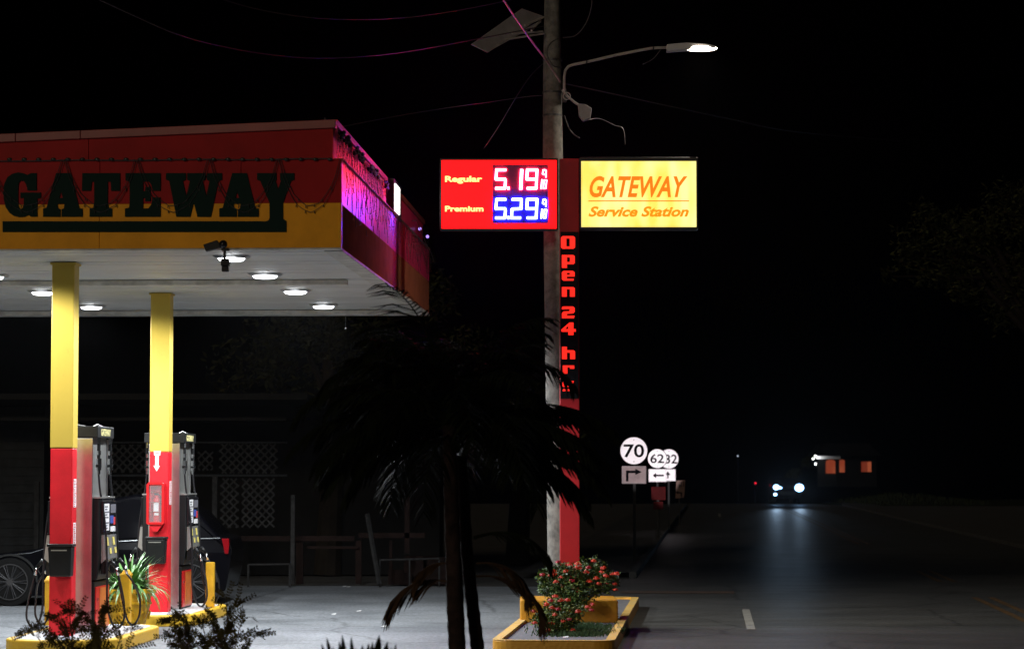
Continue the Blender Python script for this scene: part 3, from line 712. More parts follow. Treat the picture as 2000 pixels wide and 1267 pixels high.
for k in range(220):
    a = random.uniform(0, 2*PI); L = random.uniform(.35,.62); el = random.uniform(.35, 1.45); r0 = random.uniform(0,.16)
    pts = []; x, y, z = uc+r0*math.cos(a), 31.75+r0*math.sin(a), zr-.04; e = el
    for i in range(8):
        pts.append((x, y, z)); x += L/7*math.cos(e)*math.cos(a); y += L/7*math.cos(e)*math.sin(a); z += L/7*math.sin(e); e -= random.uniform(.12,.3)*(1.6-el*.7)
    s.strip(pts, [.022,.03,.034,.034,.031,.026,.016,.002])
obj('leaves', s, M['blade'], t)

# ---------------------------------------------------------------- planter bed with the pylon
PV0, PV1, PU0, PU1 = 27.9, 37.9, None, None
a = ROAD.uv(G(958, 1250, .15)); b = ROAD.uv(G(1203, 1242, .15)); PU0, PU1 = a[0], b[0]+.01
cu_, hw_ = (PU0+PU1)/2, (PU1-PU0)/2
t = thing('planter_bed', ROAD.P(cu_, 32, 0), 'long raised planter bed with worn yellow kerb at the roadside', 'planter bed')
def ring(zb, zt, r0, r1, name, m, inner=.1, bev=.015):
    A = stadium(cu_, hw_, PV0, PV1, .22, 6); B = stadium(cu_, hw_, PV0, PV1, .22, 6, inset=inner); n = len(A)
    P = [(p[0], p[1], zb) for p in A] + [(p[0], p[1], zt) for p in A] + [(p[0], p[1], zt) for p in B] + [(p[0], p[1], zb) for p in B]
    fs = []
    for i in range(n):
        j = (i+1) % n
        fs += [(i,j,n+j,n+i), (n+i,n+j,2*n+j,2*n+i), (2*n+i,2*n+j,3*n+j,3*n+i)]
    return obj(name, MB(ROAD).add(P, fs), m, t, bevel=bev)
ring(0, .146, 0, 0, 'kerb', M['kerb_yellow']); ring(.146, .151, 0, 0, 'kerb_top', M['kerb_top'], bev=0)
s = MB(ROAD); s.floor_poly(stadium(cu_, hw_, PV0, PV1, .22, 6, inset=.095), .05, .115); obj('gravel', s, M['soil'], t)
# footing blocks
def block(px0, px1, lab):
    a = W(px0, 1207, 31.9); b = W(px1, 1171, 31.9)
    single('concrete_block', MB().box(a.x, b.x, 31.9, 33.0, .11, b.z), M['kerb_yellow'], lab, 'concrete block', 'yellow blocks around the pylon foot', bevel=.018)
block(1016, 1103, 'yellow concrete block left of the pylon foot, striped by palm shadow')
block(1104.5, 1207, 'yellow concrete block right of the pylon foot')

# pylon
YP = 33.12
t = thing('pylon_sign', W(1112, 1165, YP+.1)*1.0, 'tall red pylon with lit fuel price box, yellow name box and vertical lettering', 'pylon sign')
t.location = (W(1112, 900, YP).x, YP+.1, .11)
xl, xr = W(1093.5, 700, YP).x, W(1131.5, 700, YP).x
zt_ = W(1100, 310, YP).z; zl = W(1100, 453, YP).z; zlb = W(1100, 778, YP).z
obj('mast', MB().box(xl, xr, YP, YP+.24, .11, zt_), M['pylon_red'], t, bevel=.008)
x = lambda p, Y=YP: W(p, 500, Y).x
zy = lambda p, Y=YP: W(1100, p, Y).z
BLOCK = {'O': [[(12,0),(88,0),(100,12),(100,88),(88,100),(12,100),(0,88),(0,12)],[(38,18),(38,82),(62,82),(62,18)]],
 'p': [[(0,0),(88,0),(100,10),(100,62),(88,72),(40,72),(40,100),(0,100)],[(40,18),(40,55),(62,55),(62,18)]],
 'e': [[(14,0),(86,0),(100,14),(100,58),(40,58),(40,80),(96,80),(90,100),(14,100),(0,86),(0,14)],[(40,20),(40,40),(62,40),(62,20)]],
 'n': [[(0,0),(88,0),(100,12),(100,100),(62,100),(62,22),(38,22),(38,100),(0,100)]],
 '2': [[(0,6),(10,0),(86,0),(100,12),(100,46),(88,58),(40,62),(40,78),(100,78),(94,100),(0,100),(0,56),(14,42),(60,40),(60,22),(0,24)]],
 '4': [[(56,0),(84,0),(84,52),(100,52),(100,74),(84,74),(84,100),(48,100),(48,74),(0,74),(0,56)],[(48,26),(26,52),(48,52)]],
 'h': [[(0,0),(38,0),(38,28),(88,28),(100,40),(100,100),(62,100),(62,48),(38,48),(38,100),(0,100)]],
 'r': [[(0,0),(100,0),(100,40),(62,40),(62,22),(40,22),(40,100),(0,100)]],
 's': [[(12,0),(96,0),(90,22),(40,22),(40,38),(88,38),(100,50),(100,88),(88,100),(0,100),(6,78),(60,78),(60,62),(12,62),(0,50),(0,12)]]}
lp = obj('letter_panel', MB().box(xl+.006, xr-.012, YP-.022, YP-.001, zlb, zl), M['black_gloss'], t, bevel=.004)
for ch, (a0, a1, b0, b1) in zip('Open24hrs', [(275,355,62,133),(280,353,168,240),(280,352,257,312),(280,353,348,402),(280,352,457,523),(277,358,547,617),(280,354,683,752),(285,349,788,834),(283,350,875,932)]):
    A0, A1, B0, B1 = x(1000+a0/2.88), x(1000+a1/2.88), zy(440+b1/2.88), zy(440+b0/2.88)
    s = MB(); s.wall_poly([[(A0+(A1-A0)*i/100, B1-(B1-B0)*j/100) for i, j in l][::-1] for l in BLOCK[ch]], YP-.034, YP-.023)
    obj('letter', s, M['face_red_letter'], lp)
# price box
def signbox(px0, px1, py0, py1, name):
    return obj(name, MB().box(x(px0), x(px1), YP-.06, YP+.22, zy(py1), zy(py0)), M['sign_frame'], t, bevel=.01)
pb = signbox(859, 1090, 310, 449, 'price_box'); nb_ = signbox(1132.2, 1364, 308, 448, 'name_box')
YF = YP-.062
X8 = lambda p: x(860+p/8.333, YF); Z8 = lambda p: zy(310+p/8.336, YF)
s = MB(); 
pf = (x(862.5,YF), x(1087,YF), zy(446,YF), zy(313.5,YF)); led = (x(962,YF), x(1071,YF), zy(436.5,YF), zy(322,YF))
s.wall_poly([[(pf[0],pf[2]),(pf[1],pf[2]),(pf[1],pf[3]),(pf[0],pf[3])],[(led[0],led[2]),(led[0],led[3]),(led[1],led[3]),(led[1],led[2])]], YF-.006, YF)
obj('price_face', s, M['face_red'], pb)
obj('led_backing', MB().box(led[0], led[1], YF-.003, YF, led[2], led[3]), M['led_back'], pb)
for (txt, q) in (('Regular', (75,682,408,284)), ('Premium', (75,702,862,770))):
    obj('lettering', text_mb(txt, FR, X8(q[0]), X8(q[1]), Z8(q[2]), Z8(q[3]), YF-.012, YF-.0065, offset=.035), M['face_cream'], pb)
def stroke(s, pts, w):   # thick polyline as joined quads in the sign plane, zoomed px
    for (a, b) in zip(pts[:-1], pts[1:]):
        a = Vector(a); b = Vector(b); d = (b-a).normalized(); n = Vector((-d.y, d.x))*w/2; a = a-d*w*.3; b = b+d*w*.3
        q = [a+n, b+n, b-n, a-n]; s.wall_poly([[(X8(p.x), Z8(p.y)) for p in q]], YF-.018+random.uniform(0,.0006), YF-.0035)
def digits(m, dy, second):
    c = MB(); w = 38
    c_ = lambda P: [(a, b+dy) for a, b in P]
    stroke(c, c_([(1060,185),(915,185),(905,335),(1050,335),(1060,360),(1050,485),(905,485)]), w)   # 5
    stroke(c, c_([(1105,482),(1112,482)]), 44)                     # point
    if second == '1': stroke(c, c_([(1325,190),(1310,490)]), 48)
    else: stroke(c, c_([(1175,185),(1320,185),(1315,335),(1180,340),(1165,350),(1160,485),(1300,485)]), w)
    stroke(c, c_([(1560,485),(1575,185),(1415,185),(1408,335),(1560,335)]), w); stroke(c, c_([(1420,485),(1555,485)]), w)  # 9
    stroke(c, c_([(1720,300),(1722,200),(1700,185),(1675,190),(1665,245),(1685,258),(1715,258)]), 18)       # raised 9
    stroke(c, c_([(1655,345),(1640,490)]), 17); stroke(c, c_([(1690,352),(1676,485),(1718,485),(1732,352),(1690,352)]), 14)
    return obj('digits', c, m, pb)
d1 = digits(M['led_red'], 0, '1'); d2 = digits(M['led_blue'], 480, '2')
# name box face
yf = (x(1135.5,YF), x(1360.5,YF), zy(443.5,YF), zy(315,YF))
m = mat('lit_yellow_sign_face', (.8,.7,.3), .3)
nt = m.node_tree; b_ = nt.nodes['Principled BSDF']; tc = nt.nodes.new('ShaderNodeTexCoord'); mp = nt.nodes.new('ShaderNodeMapping'); mp.inputs['Scale'].default_value = (4.5, 1, 1.2)
nz = nt.nodes.new('ShaderNodeTexNoise'); nz.inputs['Scale'].default_value = 1.1; nz.inputs['Detail'].default_value = 1
cr = nt.nodes.new('ShaderNodeValToRGB'); cr.color_ramp.elements[0].position = .35; cr.color_ramp.elements[1].position = .65
cr.color_ramp.elements[0].color = (1.0,.72,.10,1); cr.color_ramp.elements[1].color = (1.0,.92,.34,1)
nt.links.new(tc.outputs['Object'], mp.inputs[0]); nt.links.new(mp.outputs[0], nz.inputs[0]); nt.links.new(nz.outputs['Fac'], cr.inputs[0]); nt.links.new(cr.outputs[0], b_.inputs['Emission Color']); b_.inputs['Emission Strength'].default_value = 1.15
M['face_yellow'] = m
obj('name_face', MB().box(yf[0], yf[1], YF-.006, YF, yf[2], yf[3]), m, nb_)
M['orange_letter'] = mat('lit_orange_lettering', (.5,.2,.02), .4, emit=(1,.22,.008), es=.92)
M['orange_letter2'] = mat('lit_amber_lettering', (.5,.25,.02), .4, emit=(1,.30,.006), es=.95)
X5 = lambda p: x(840+p/3.571, YF); Z5 = lambda p: zy(280+p/3.57, YF)
obj('lettering', text_mb('GATEWAY', FR, X5(1112), X5(1797), Z5(378), Z5(229), YF-.012, YF-.0065, shear=.30, offset=.026), M['orange_letter'], nb_)
obj('underline', MB().box(X5(1104), X5(1808), YF-.012, YF-.0065, Z5(406), Z5(399)), M['orange_letter'], nb_)
obj('lettering', text_mb('Service Station', FR, X5(1104), X5(1806), Z5(513), Z5(440), YF-.012, YF-.0065, shear=.32, offset=.036), M['orange_letter2'], nb_)
obj('maker_tab', MB().box(x(1348), x(1361), YP-.06, YP-.055, zy(309.6), zy(308.2)), M['chrome'], nb_)
# unseen rear faces of both boxes, dimmed to weaken their canopy side glow
M['rear_red'] = mat('dimmed_rear_red_face', (.3,.01,.01), .3, emit=(1,.01,.04), es=.9); M['rear_cream'] = mat('dimmed_rear_cream_face', (.5,.4,.3), .3, emit=(1,.5,.3), es=.35)
obj('rear_price_face', MB().box(pf[0], pf[1], YP+.221, YP+.227, pf[2], pf[3]), M['rear_red'], pb)
obj('rear_name_face', MB().box(yf[0], yf[1], YP+.221, YP+.227, yf[2], yf[3]), M['rear_cream'], nb_)

# concrete pole
YC = 33.75
t = thing('utility_pole', (W(1094, 900, YC).x, YC, .1), 'weathered grey concrete utility pole behind the red pylon', 'utility pole')
pts = []; rr = []
for (cx_, py, hw) in ((1079,-160,13),(1078.5,0,15.5),(1078.5,150,18),(1079.8,300,19.7),(1083,500,21),(1089,850,22),(1094,1100,24.5),(1095,1175,25)):
    q = W(cx_, py, YC); pts.append(tuple(q)); rr.append(hw/F*YC)
obj('shaft', MB().tube(pts[::-1], rr[::-1], 20), M['concrete_pole'], t, smooth=True)
def pipe(path, r, Y): return MB().tube([tuple(W(a, b, Y)) for a, b in path], r, 10)
for py in (118, 181, 226): 
    q = W(1079, py, YC); obj('strap', MB().tube([(q.x, q.y, q.z-.012), (q.x, q.y, q.z+.012)], .132, 20), M['dark_metal'], t)
obj('service_bracket', MB().box(W(1097,0,YC).x, W(1106,0,YC).x, YC-.15, YC-.05, W(1100,202,YC).z, W(1100,176,YC).z), M['dark_metal'], t, bevel=.01)
# street lamp on the pole
YL = 33.6
t = thing('street_lamp', W(1102, 165, YL), 'lit led street lamp on a bent arm from the concrete pole', 'street lamp')
obj('arm', pipe([(1102,178),(1102,150),(1104,138),(1110,130),(1120,126.5),(1150,120.5),(1200,108.5),(1250,98.5),(1272,94.5),(1285,93.8),(1306,93.3)], .019, YL), M['pipe'], t, smooth=True)
s = MB()
for (a_, b_) in ((1146,121.2),(1276,94.2)):
    q = W(a_, b_, YL); s.tube([(q.x-.01,q.y,q.z),(q.x+.01,q.y,q.z)], .024, 10)
obj('cable_tie', s, M['black'], t)
a = W(1303, 88, YL); b = W(1341, 100, YL); hcy = YL
s = MB(); s.wall_poly([[(W(1302,101,YL).x, W(1302,101,YL).z),(W(1338,98,YL).x, W(1338,98,YL).z),(W(1397,94.5,YL).x, W(1397,94.5,YL).z),(W(1397,91,YL).x, W(1397,91,YL).z),(W(1378,86.5,YL).x, W(1378,86.5,YL).z),(W(1340,84.5,YL).x, W(1340,84.5,YL).z),(W(1302,88,YL).x, W(1302,88,YL).z)]], YL-.055, YL+.13)
obj('lamp_head', s, M['fixture'], t, bevel=.008)
q0, q1 = W(1336, 97, YL), W(1400, 92, YL); xm, zm = (q0.x+q1.x)/2, W(1368, 93.5, YL).z
s = MB(); s.ball((xm, YL+.02, zm-.006), .225, 16, 8, (1,.42,.17)); obj('lens', s, M['street_lens'], t, smooth=True)
li = bpy.data.lights.new('street_lamp_light', 'AREA'); li.shape = 'RECTANGLE'; li.size = .35; li.size_y = .16; li.energy = 95; li.color = (1,.90,.74); li.spread = math.radians(150)
lo = bpy.data.objects.new('lamp', li); COL.objects.link(lo); lo.parent = t; lo.location = Vector((xm, YL+.02, zm-.05)) - t.location
# solar panel bracket and back of panel on pole
Ys = 33.5
t = thing('solar_panel', W(990, 60, Ys), 'pale tilted panel with cables bolted to the pole left side', 'solar panel')
def quad3(P, th=.02):
    P = [Vector(p) for p in P]; n = (P[1]-P[0]).cross(P[3]-P[0]).normalized()*th
    return MB().hexa([tuple(p) for p in P] + [tuple(p+n) for p in P])
s = quad3([W(919,88,33.0), W(952,104,33.1), W(1060,33,33.8), W(1018,18,33.6)]); obj('panel', s, M['panel_under'], t, bevel=.004)
s = quad3([W(953,101,33.15), W(975,90,33.2), W(1058,44,33.75), W(1030,60,33.6)], .03); obj('lower_frame', s, M['panel_under'], t)
s = MB()
for (A, B) in (((1000,66,33.3),(1060,62,33.6)),((1025,50,33.4),(1062,34,33.7)),((985,78,33.3),(1062,66,33.6)),((1038,60,33.4),(1056,40,33.7))):
    s.tube([tuple(W(*A)), tuple(W(*B))], .014, 6)
obj('bracket', s, M['pipe'], t)
# camera box
t = thing('junction_box', W(1142, 218, 33.4), 'small grey box hanging beside the pole on a short arm', 'junction box')
c = [W(1129,203,33.3), W(1143,204,33.3), W(1156,212,33.3), W(1153,231,33.3), W(1139,236,33.3), W(1131,226,33.3)]
s = MB().wall_poly([[(p.x, p.z) for p in c][::-1]], 33.28, 33.42); obj('box', s, M['panel_under'], t, bevel=.008)
obj('arm', pipe([(1098,176),(1110,190),(1122,200),(1133,207)], .016, 33.4), M['pipe'], t)
s = MB().tube([tuple(W(1107+7*math.cos(k), 188+7*math.sin(k), 33.35)) for k in [i*2*PI/12 for i in range(13)]], .008, 6); obj('cable_loop', s, M['pipe'], t)

# cables
def wire(path, r, m, lab, g='overhead cables'):
    n = []
    P = [W(*p) for p in path]
    for i in range(len(P)-1):
        p0, p1, p2, p3 = [P[min(max(j, 0), len(P)-1)] for j in (i-1, i, i+1, i+2)]
        for k in range(6):
            f = k/6; n.append(tuple(.5*((2*p1)+(p2-p0)*f+(2*p0-5*p1+4*p2-p3)*f*f+(3*p1-p0-3*p2+p3)*f**3)))
    n.append(tuple(P[-1]))
    single('cable', MB().tube(n, r, 6), m, lab, 'cable', g, smooth=True)
wire([(972,-18,31.6),(1001,27,32),(1040,83,32.6),(1068,120,33.2),(1094,160,33.55)], .014, M['guy'], 'pink lit guy wire running down to the pole from the top edge')
wire([(1100,163,33.6),(1180,180,34.5),(1320,210,36),(1420,231,38),(1560,258,42),(1760,276,60)], .009, M['cable'], 'thin cable running right from the pole under the street lamp')
wire([(1058,187,33.6),(1030,189,33.4),(960,199,33),(880,210,33),(760,230,36),(600,262,41),(520,285,44)], .006, M['cable'], 'thin cable running left from the pole above the price sign')
wire([(1060,125,33.6),(1035,150,33.3),(1005,195,32.8),(975,245,32.4),(945,290,32)], .005, M['cable'], 'slack thin cable sloping down left of the pole')
wire([(1156,-5,33.2),(1155,15,33.2),(1145,45,33.2),(1125,69,33.3),(1100,74,33.5)], .008, M['cable'], 'black cable curving into the pole from the top edge')
wire([(1094,74,33.5),(1075,85,33.4),(1068,105,33.4),(1080,128,33.4),(1097,132,33.5)], .008, M['cable'], 'black cable loop hugging the pole beside the lamp arm')
wire([(190,-2,24),(260,30,24.4),(340,65,25),(420,88,26),(520,106,27),(620,114,28),(740,108,29),(860,90,31),(1060,52,33.7)], .007, M['cable_magenta_tint'], 'long sagging cable from the top left to the pole')
wire([(400,-12,28),(500,18,28.5),(620,36,29),(760,37,30),(900,20,31),(1062,-14,33.6)], .006, M['cable'], 'upper sagging cable near the top edge')
wire([(1142,236,33.4),(1170,232,33.6),(1200,245,33.6),(1217,252,33.6),(1221,283,33.6)], .006, M['cable'], 'thin cable trailing right from the grey box')
wire([(1102,226,33.5),(1110,248,33.4),(1120,262,33.4),(1132,270,33.3)], .009, M['cable'], 'cut cable end curling off the pole below the box')
wire([(1291,96,33.6),(1276,115,33.6),(1255,126,33.6)], .006, M['cable'], 'loose cable end dangling from the lamp arm')

# ---------------------------------------------------------------- route signs
def disc_sign(px, py, rpx, Y, num, name='route_sign'):
    c = W(px, py, Y); r = rpx/F*Y
    s = MB().wall_poly([[(c.x+r*math.cos(2*PI*i/40), c.z+r*math.sin(2*PI*i/40)) for i in range(40)]], Y-.01, Y)
    return s, c, r
def route(Y, px, py, rpx, num, plate, arrow, post_px, label, platemat, numbox, yaw=0):
    base = W(post_px, 900, Y)
    t = thing('route_sign', (base.x, Y+.04, 0), label, 'route sign', 'route signs along the roadside')
    s, c, r = disc_sign(px, py, rpx, Y, num)
    dsc = obj('number_disc', s, M['sign_white'], t)
    x0, y0, x1, y1 = numbox
    bk = MB().wall_poly([[(c.x+r*1.06*math.cos(2*PI*i/40), c.z+r*1.06*math.sin(2*PI*i/40)) for i in range(40)]], Y+.002, Y+.008); obj('disc_backing', bk, M['sign_black'], dsc)
    A = W(x0, y1, Y); B = W(x1, y0, Y)
    obj('lettering', text_mb(num, FR, A.x, B.x, A.z, B.z, Y-.018, Y-.0115, offset=.018), M['sign_black'], dsc)
    s = MB()
    for sg in (1, -1): s.ball((c.x, Y-.013, c.z+sg*r*.8), .011*Y/55, 6, 4)
    obj('bolt', s, M['dark_metal'], dsc)
    P0 = W(plate[0], plate[3], Y); P1 = W(plate[2], plate[1], Y)
    pl = obj('arrow_plate', MB().box(P0.x, P1.x, Y-.01, Y, P0.z, P1.z), platemat, t, bevel=.003)
    fx = lambda p: P0.x+(P1.x-P0.x)*p; fz = lambda p: P0.z+(P1.z-P0.z)*p
    s = MB()
    for L in arrow: s.wall_poly([[(fx(a), fz(b)) for a, b in L]], Y-.017, Y-.0115)
    obj('arrow', s, M['sign_black'], pl)
    s = MB(); b = .025
    for (a, b_, c_, d) in ((.02,.98,.02,.045),(.02,.98,.955,.98),(.02,.035,.045,.955),(.965,.98,.045,.955)): s.box(fx(a), fx(b_), Y-.014, Y-.0115, fz(c_), fz(d))
    obj('border', s, M['dark_metal'], pl)
    ph = .03; pz = c.z
    s = MB(); s.box(base.x-ph, base.x-ph+.012, Y+.004, Y+.05, 0, pz); s.box(base.x+ph-.012, base.x+ph, Y+.004, Y+.05, 0, pz); s.box(base.x-ph+.012, base.x+ph-.012, Y+.04, Y+.05, 0, pz)
    obj('post', s, M['post_dark'], t)
right_turn = [[(.17,.13),(.27,.13),(.27,.6),(.55,.6),(.55,.5),(.82,.66),(.55,.84),(.55,.74),(.17,.74)]]
left_arrow = [[(.22,.5),(.42,.72),(.42,.57),(.86,.57),(.86,.43),(.42,.43),(.42,.28)]]
up_arrow = [[(.44,.22),(.53,.22),(.53,.5),(.66,.5),(.485,.82),(.31,.5),(.44,.5)]]
route(54.8, 1238, 879.8, 26.2, '70', (1214.5,909.5,1262,944), right_turn, 1239, 'round white route 70 sign above a grimy right turn arrow plate', M['sign_pink'], (1218,867,1258,893))
route(84, 1283.8, 895, 18.2, '62', (1267,915.5,1301.5,940.5), left_arrow, 1284, 'round white route 62 sign above a white left arrow plate', M['sign_white'], (1270,886,1297,904))
route(87, 1306.5, 895.6, 18.6, '32', (1290,915.5,1319.5,939), up_arrow, 1306, 'round white route 32 sign with up arrow plate half behind route 62', M['sign_white'], (1299,887,1322.5,905))
# turn lane sign
t = thing('turn_lane_sign', (W(1327,955,100).x, 100, 0), 'tan rectangular left turn lane sign beyond the route signs', 'turn lane sign')
c = [W(1319,973,100), W(1335,971,100.3), W(1337.5,937,100.3), W(1321,938,100)]
s = MB().wall_poly([[(p.x, p.z) for p in c]], 99.99, 100.0); pl = obj('plate', s, M['sign_tan'], t)
s = MB()
def q_(a, b): p = W(a, b, 100); return (p.x, p.z)
s.wall_poly([[q_(1319.5,961),(q_(1324,958)),(q_(1324,960.2)),(q_(1332.5,961)),(q_(1332,970)),(q_(1329.5,970)),(q_(1329.5,963.2)),(q_(1324,962.6)),(q_(1324,964.5))][::-1]], 99.975, 99.987)
s.box(q_(1322,0)[0], q_(1323.5,0)[0], 99.975, 99.987, q_(0,952)[1], q_(0,945)[1]); s.box(q_(1326,0)[0], q_(1327.5,0)[0], 99.975, 99.987, q_(0,951)[1], q_(0,941)[1]); s.box(q_(1323.5,0)[0], q_(1326,0)[0], 99.975, 99.987, q_(0,948.5)[1], q_(0,947)[1]); s.box(q_(1330.5,0)[0], q_(1332,0)[0], 99.975, 99.987, q_(0,950)[1], q_(0,940)[1])
obj('legend', s, M['sign_black'], pl)
obj('post', MB().tube([(W(1327,955,100).x, 100.04, 0), (W(1327,955,100).x, 100.04, q_(0,940)[1])], .03, 8), M['post_dark'], t)
t = thing('notice_board', (W(1285,960,74).x, 74, 0), 'dull red notice board standing below the route 62 sign', 'notice board')
a = W(1272, 976, 74); b = W(1300, 950, 74); obj('board', MB().box(a.x, b.x, 73.97, 74, a.z, b.z), M['sign_red'], t, bevel=.01)
a = W(1276, 994, 74); b = W(1295, 979, 74); obj('lower_board', MB().box(a.x, b.x, 73.97, 74, a.z, b.z), M['sign_red'], t, bevel=.01)
obj('post', MB().tube([((a.x+b.x)/2, 74.04, 0), ((a.x+b.x)/2, 74.04, b.z+.4)], .035, 8), M['post_dark'], t)

# added narrow fill spots behind the camera, aimed to brighten the route signs
def spot(name, loc, target, energy, deg, blend, color, size=.08, parent=None):
    li = bpy.data.lights.new(name, 'SPOT'); li.energy = energy; li.spot_size = math.radians(deg); li.spot_blend = blend; li.color = color; li.shadow_soft_size = size
    o = bpy.data.objects.new(name, li); COL.objects.link(o); o.location = loc
    o.rotation_euler = (Vector(target)-Vector(loc)).to_track_quat('-Z', 'Y').to_euler()
    if parent: o.location = Vector(loc) - parent.location; o.parent = parent
    return o
spot('sign_fill_spot', (2.6, -16, .8), tuple(W(1239, 893, 54.8)), 190000, 1.15, .2, (1,.93,.97))
spot('sign_fill_spot', (3.4, -16, .8), tuple(W(1296, 912, 86)), 480000, 1.5, .2, (1,.93,.98))

# ---------------------------------------------------------------- oncoming car
Yk = 166.0
cx_ = W(1538.5, 950, Yk).x
t = thing('oncoming_car', (cx_, Yk, 0), 'oncoming vehicle with glaring blue white headlights on the dark road', 'car')
zh = W(1540, 951, Yk).z
s = MB()
prof = [(0,.35),(.02,.75),(.1,.98),(1.1,1.12),(1.75,1.68),(3.9,1.72),(4.5,1.1),(4.55,.4)]
n = len(prof); P = []
for sx in (-.9, .9):
    for (yy, zz) in prof: P.append((cx_+sx*(1 if zz < 1.3 else .82), Yk+yy, zz))
s.add(P, [tuple(range(n)), tuple(reversed(range(n, 2*n)))] + [(i, n+i, n+(i+1)%n, (i+1)%n) for i in range(n)])
obj('body', s, M['car_paint'], t, bevel=.05)
s = MB(); s.hexa([(cx_-.78,Yk+1.1,1.16),(cx_+.78,Yk+1.1,1.16),(cx_+.78,Yk+1.15,1.16),(cx_-.78,Yk+1.15,1.16),(cx_-.68,Yk+1.66,1.64),(cx_+.68,Yk+1.66,1.64),(cx_+.68,Yk+1.7,1.64),(cx_-.68,Yk+1.7,1.64)]); obj('windscreen', s, M['glass'], t)
obj('grille', MB().box(cx_-.5, cx_+.5, Yk-.03, Yk+.03, .6, .85), M['black'], t)
for px, py, r in ((1516,951,.27),(1561,952,.40)):
    q = W(px, py, Yk-.03); hl = obj('headlight', MB().ball((q.x, Yk-.06, q.z), r*.72, 14, 8, (1,.25,.85)), M['head_white'], t, smooth=True)
q = W(1514, 965, Yk); obj('fog_light', MB().ball((q.x, Yk-.06, q.z), .11, 10, 6, (1,.3,.8)), M['head_white'], t, smooth=True)
q = W(1524, 952, Yk); obj('marker_light', MB().ball((q.x, Yk-.06, q.z), .09, 10, 6, (1.2,.3,.7)), M['head_white'], t, smooth=True)
for sx in (-.78, .78):
    for yy in (.85, 3.6):
        wv = MB(); ring_ = [(0,0)]
        wv.tube([(cx_+sx-.1, Yk+yy, .33), (cx_+sx+.1, Yk+yy, .33)], .33, 18); wh = obj('wheel', wv, M['tyre'], t)
for px in (1516, 1561):
    q = W(px, 951, Yk)
    spot('headlamp', (q.x, Yk-.35, q.z), (.5, 0, 1.2), 2300, 7, .9, (.5,.72,1), .1, t)

# far house with lit porch
Yh = 240.0
M['far_wall'] = mat('unlit_far_wall', (.007,.007,.007), .9, spec=.05)
t = thing('house', (W(1650, 930, Yh).x, Yh, -3), 'small far house with orange lit arched porch behind the oncoming car', 'house')
def hb(px0, px1, py0, py1, y0=0, y1=.3): a = W(px0, py1, Yh); b = W(px1, py0, Yh); return (a.x, b.x, Yh+y0, Yh+y1, a.z, b.z)
a = hb(1597, 1712, 888, 950)
def arch(px0, px1, pyt, pyb):
    A = W(px0, pyb, Yh); B = W(px1, pyt, Yh); r = (B.x-A.x)/2; L = [(A.x, A.z), (B.x, A.z)]
    for i in range(9): th = PI*i/8; L.append(((A.x+B.x)/2+r*math.cos(th), B.z-r*.45+r*.45*math.sin(th)))
    return L[::-1]
outer = [(a[0], a[4]), (a[1], a[4]), (a[1], a[5]), (a[0], a[5])]
s = MB().wall_poly([outer, arch(1613,1632,897,924), arch(1639.5,1650.5,897,922), [(p.x,p.z) for p in (W(1682,921,Yh), W(1702,921,Yh), W(1702,901,Yh), W(1682,901,Yh))][::-1]], Yh, Yh+.25)
obj('wall', s, M['far_wall'], t)
obj('porch_back_wall', MB().box(*hb(1606, 1655, 892, 940, 1.8, 1.9)), M['house_glow'], t)  # wall emits by itself, standing in for porch lamplight
obj('window', MB().box(*hb(1695, 1702, 901, 921, .12, .2)), M['house_glow'], t)
M['dim_glow'] = mat('dim_lit_curtain', (.3,.1,.06), .6, emit=(1,.1,.04), es=.10)
obj('window', MB().box(*hb(1682, 1694.6, 901, 921, .12, .2)), M['dim_glow'], t)
s = MB(); q = hb(1590, 1720, 884, 890, -1.2, 6); s.hexa([(q[0],q[2],q[4]),(q[1],q[2],q[4]),(q[1],q[3],q[4]),(q[0],q[3],q[4]),(q[0]+1,q[2]+2,q[5]+.9),(q[1]-1,q[2]+2,q[5]+.9),(q[1]-1,q[3],q[5]+.9),(q[0]+1,q[3],q[5]+.9)])
obj('roof', s, M['far_wall'], t)
obj('fascia_board', MB().box(*hb(1592, 1640, 890, 896, -.5, -.4)), M['house_wall'], t)
for (px, py) in ((1592,890),(1588,895.5),(1593,905.5)):
    q = W(px, py, Yh-1); obj('porch_lamp', MB().ball((q.x, q.y, q.z), .085, 8, 6), M['white_lit'], t, smooth=True)
q = W(1596, 893, Yh-1); pl_ = bpy.data.lights.new('porch_light', 'POINT'); pl_.energy = 60; pl_.color = (.85,.93,1); pl_.shadow_soft_size = .1
lo = bpy.data.objects.new('lamp', pl_); COL.objects.link(lo); lo.location = q - t.location; lo.parent = t
obj('post', MB().box(*hb(1633, 1638.5, 897, 940, -.3, -.1)), M['far_wall'], t)

def small_lamp(px, py, Y, r, m, name, lab, cat):
    q = W(px, py, Y); t = thing(name, (q.x, q.y, 0), lab, cat)
    obj('post', MB().tube([(q.x, q.y+.1, -2 if Y > 180 else 0), (q.x, q.y+.1, q.z+.05)], .05, 6), M['far_wall'], t)
    obj('lens', MB().ball(tuple(q), r, 8, 6), m, t, smooth=True)
M['red_lamp'] = mat('lit_red_lamp', (.4,.01,.02), .3, emit=(1,.02,.05), es=1.0)
M['dim_white'] = mat('dim_white_lamp', (.5,.5,.5), .3, emit=(.7,.8,1), es=.7)
small_lamp(1475.5, 943, 175, .075, M['red_lamp'], 'marker_lamp', 'tiny red marker lamp left of the oncoming headlights', 'marker lamp')
small_lamp(1441, 890, 230, .07, M['dim_white'], 'distant_lamp', 'tiny faint white lamp high left of the oncoming car', 'distant lamp')

M['grass_far'] = mat('dry_verge_grass', (.02,.026,.012), .9, spec=.1, var=.4)
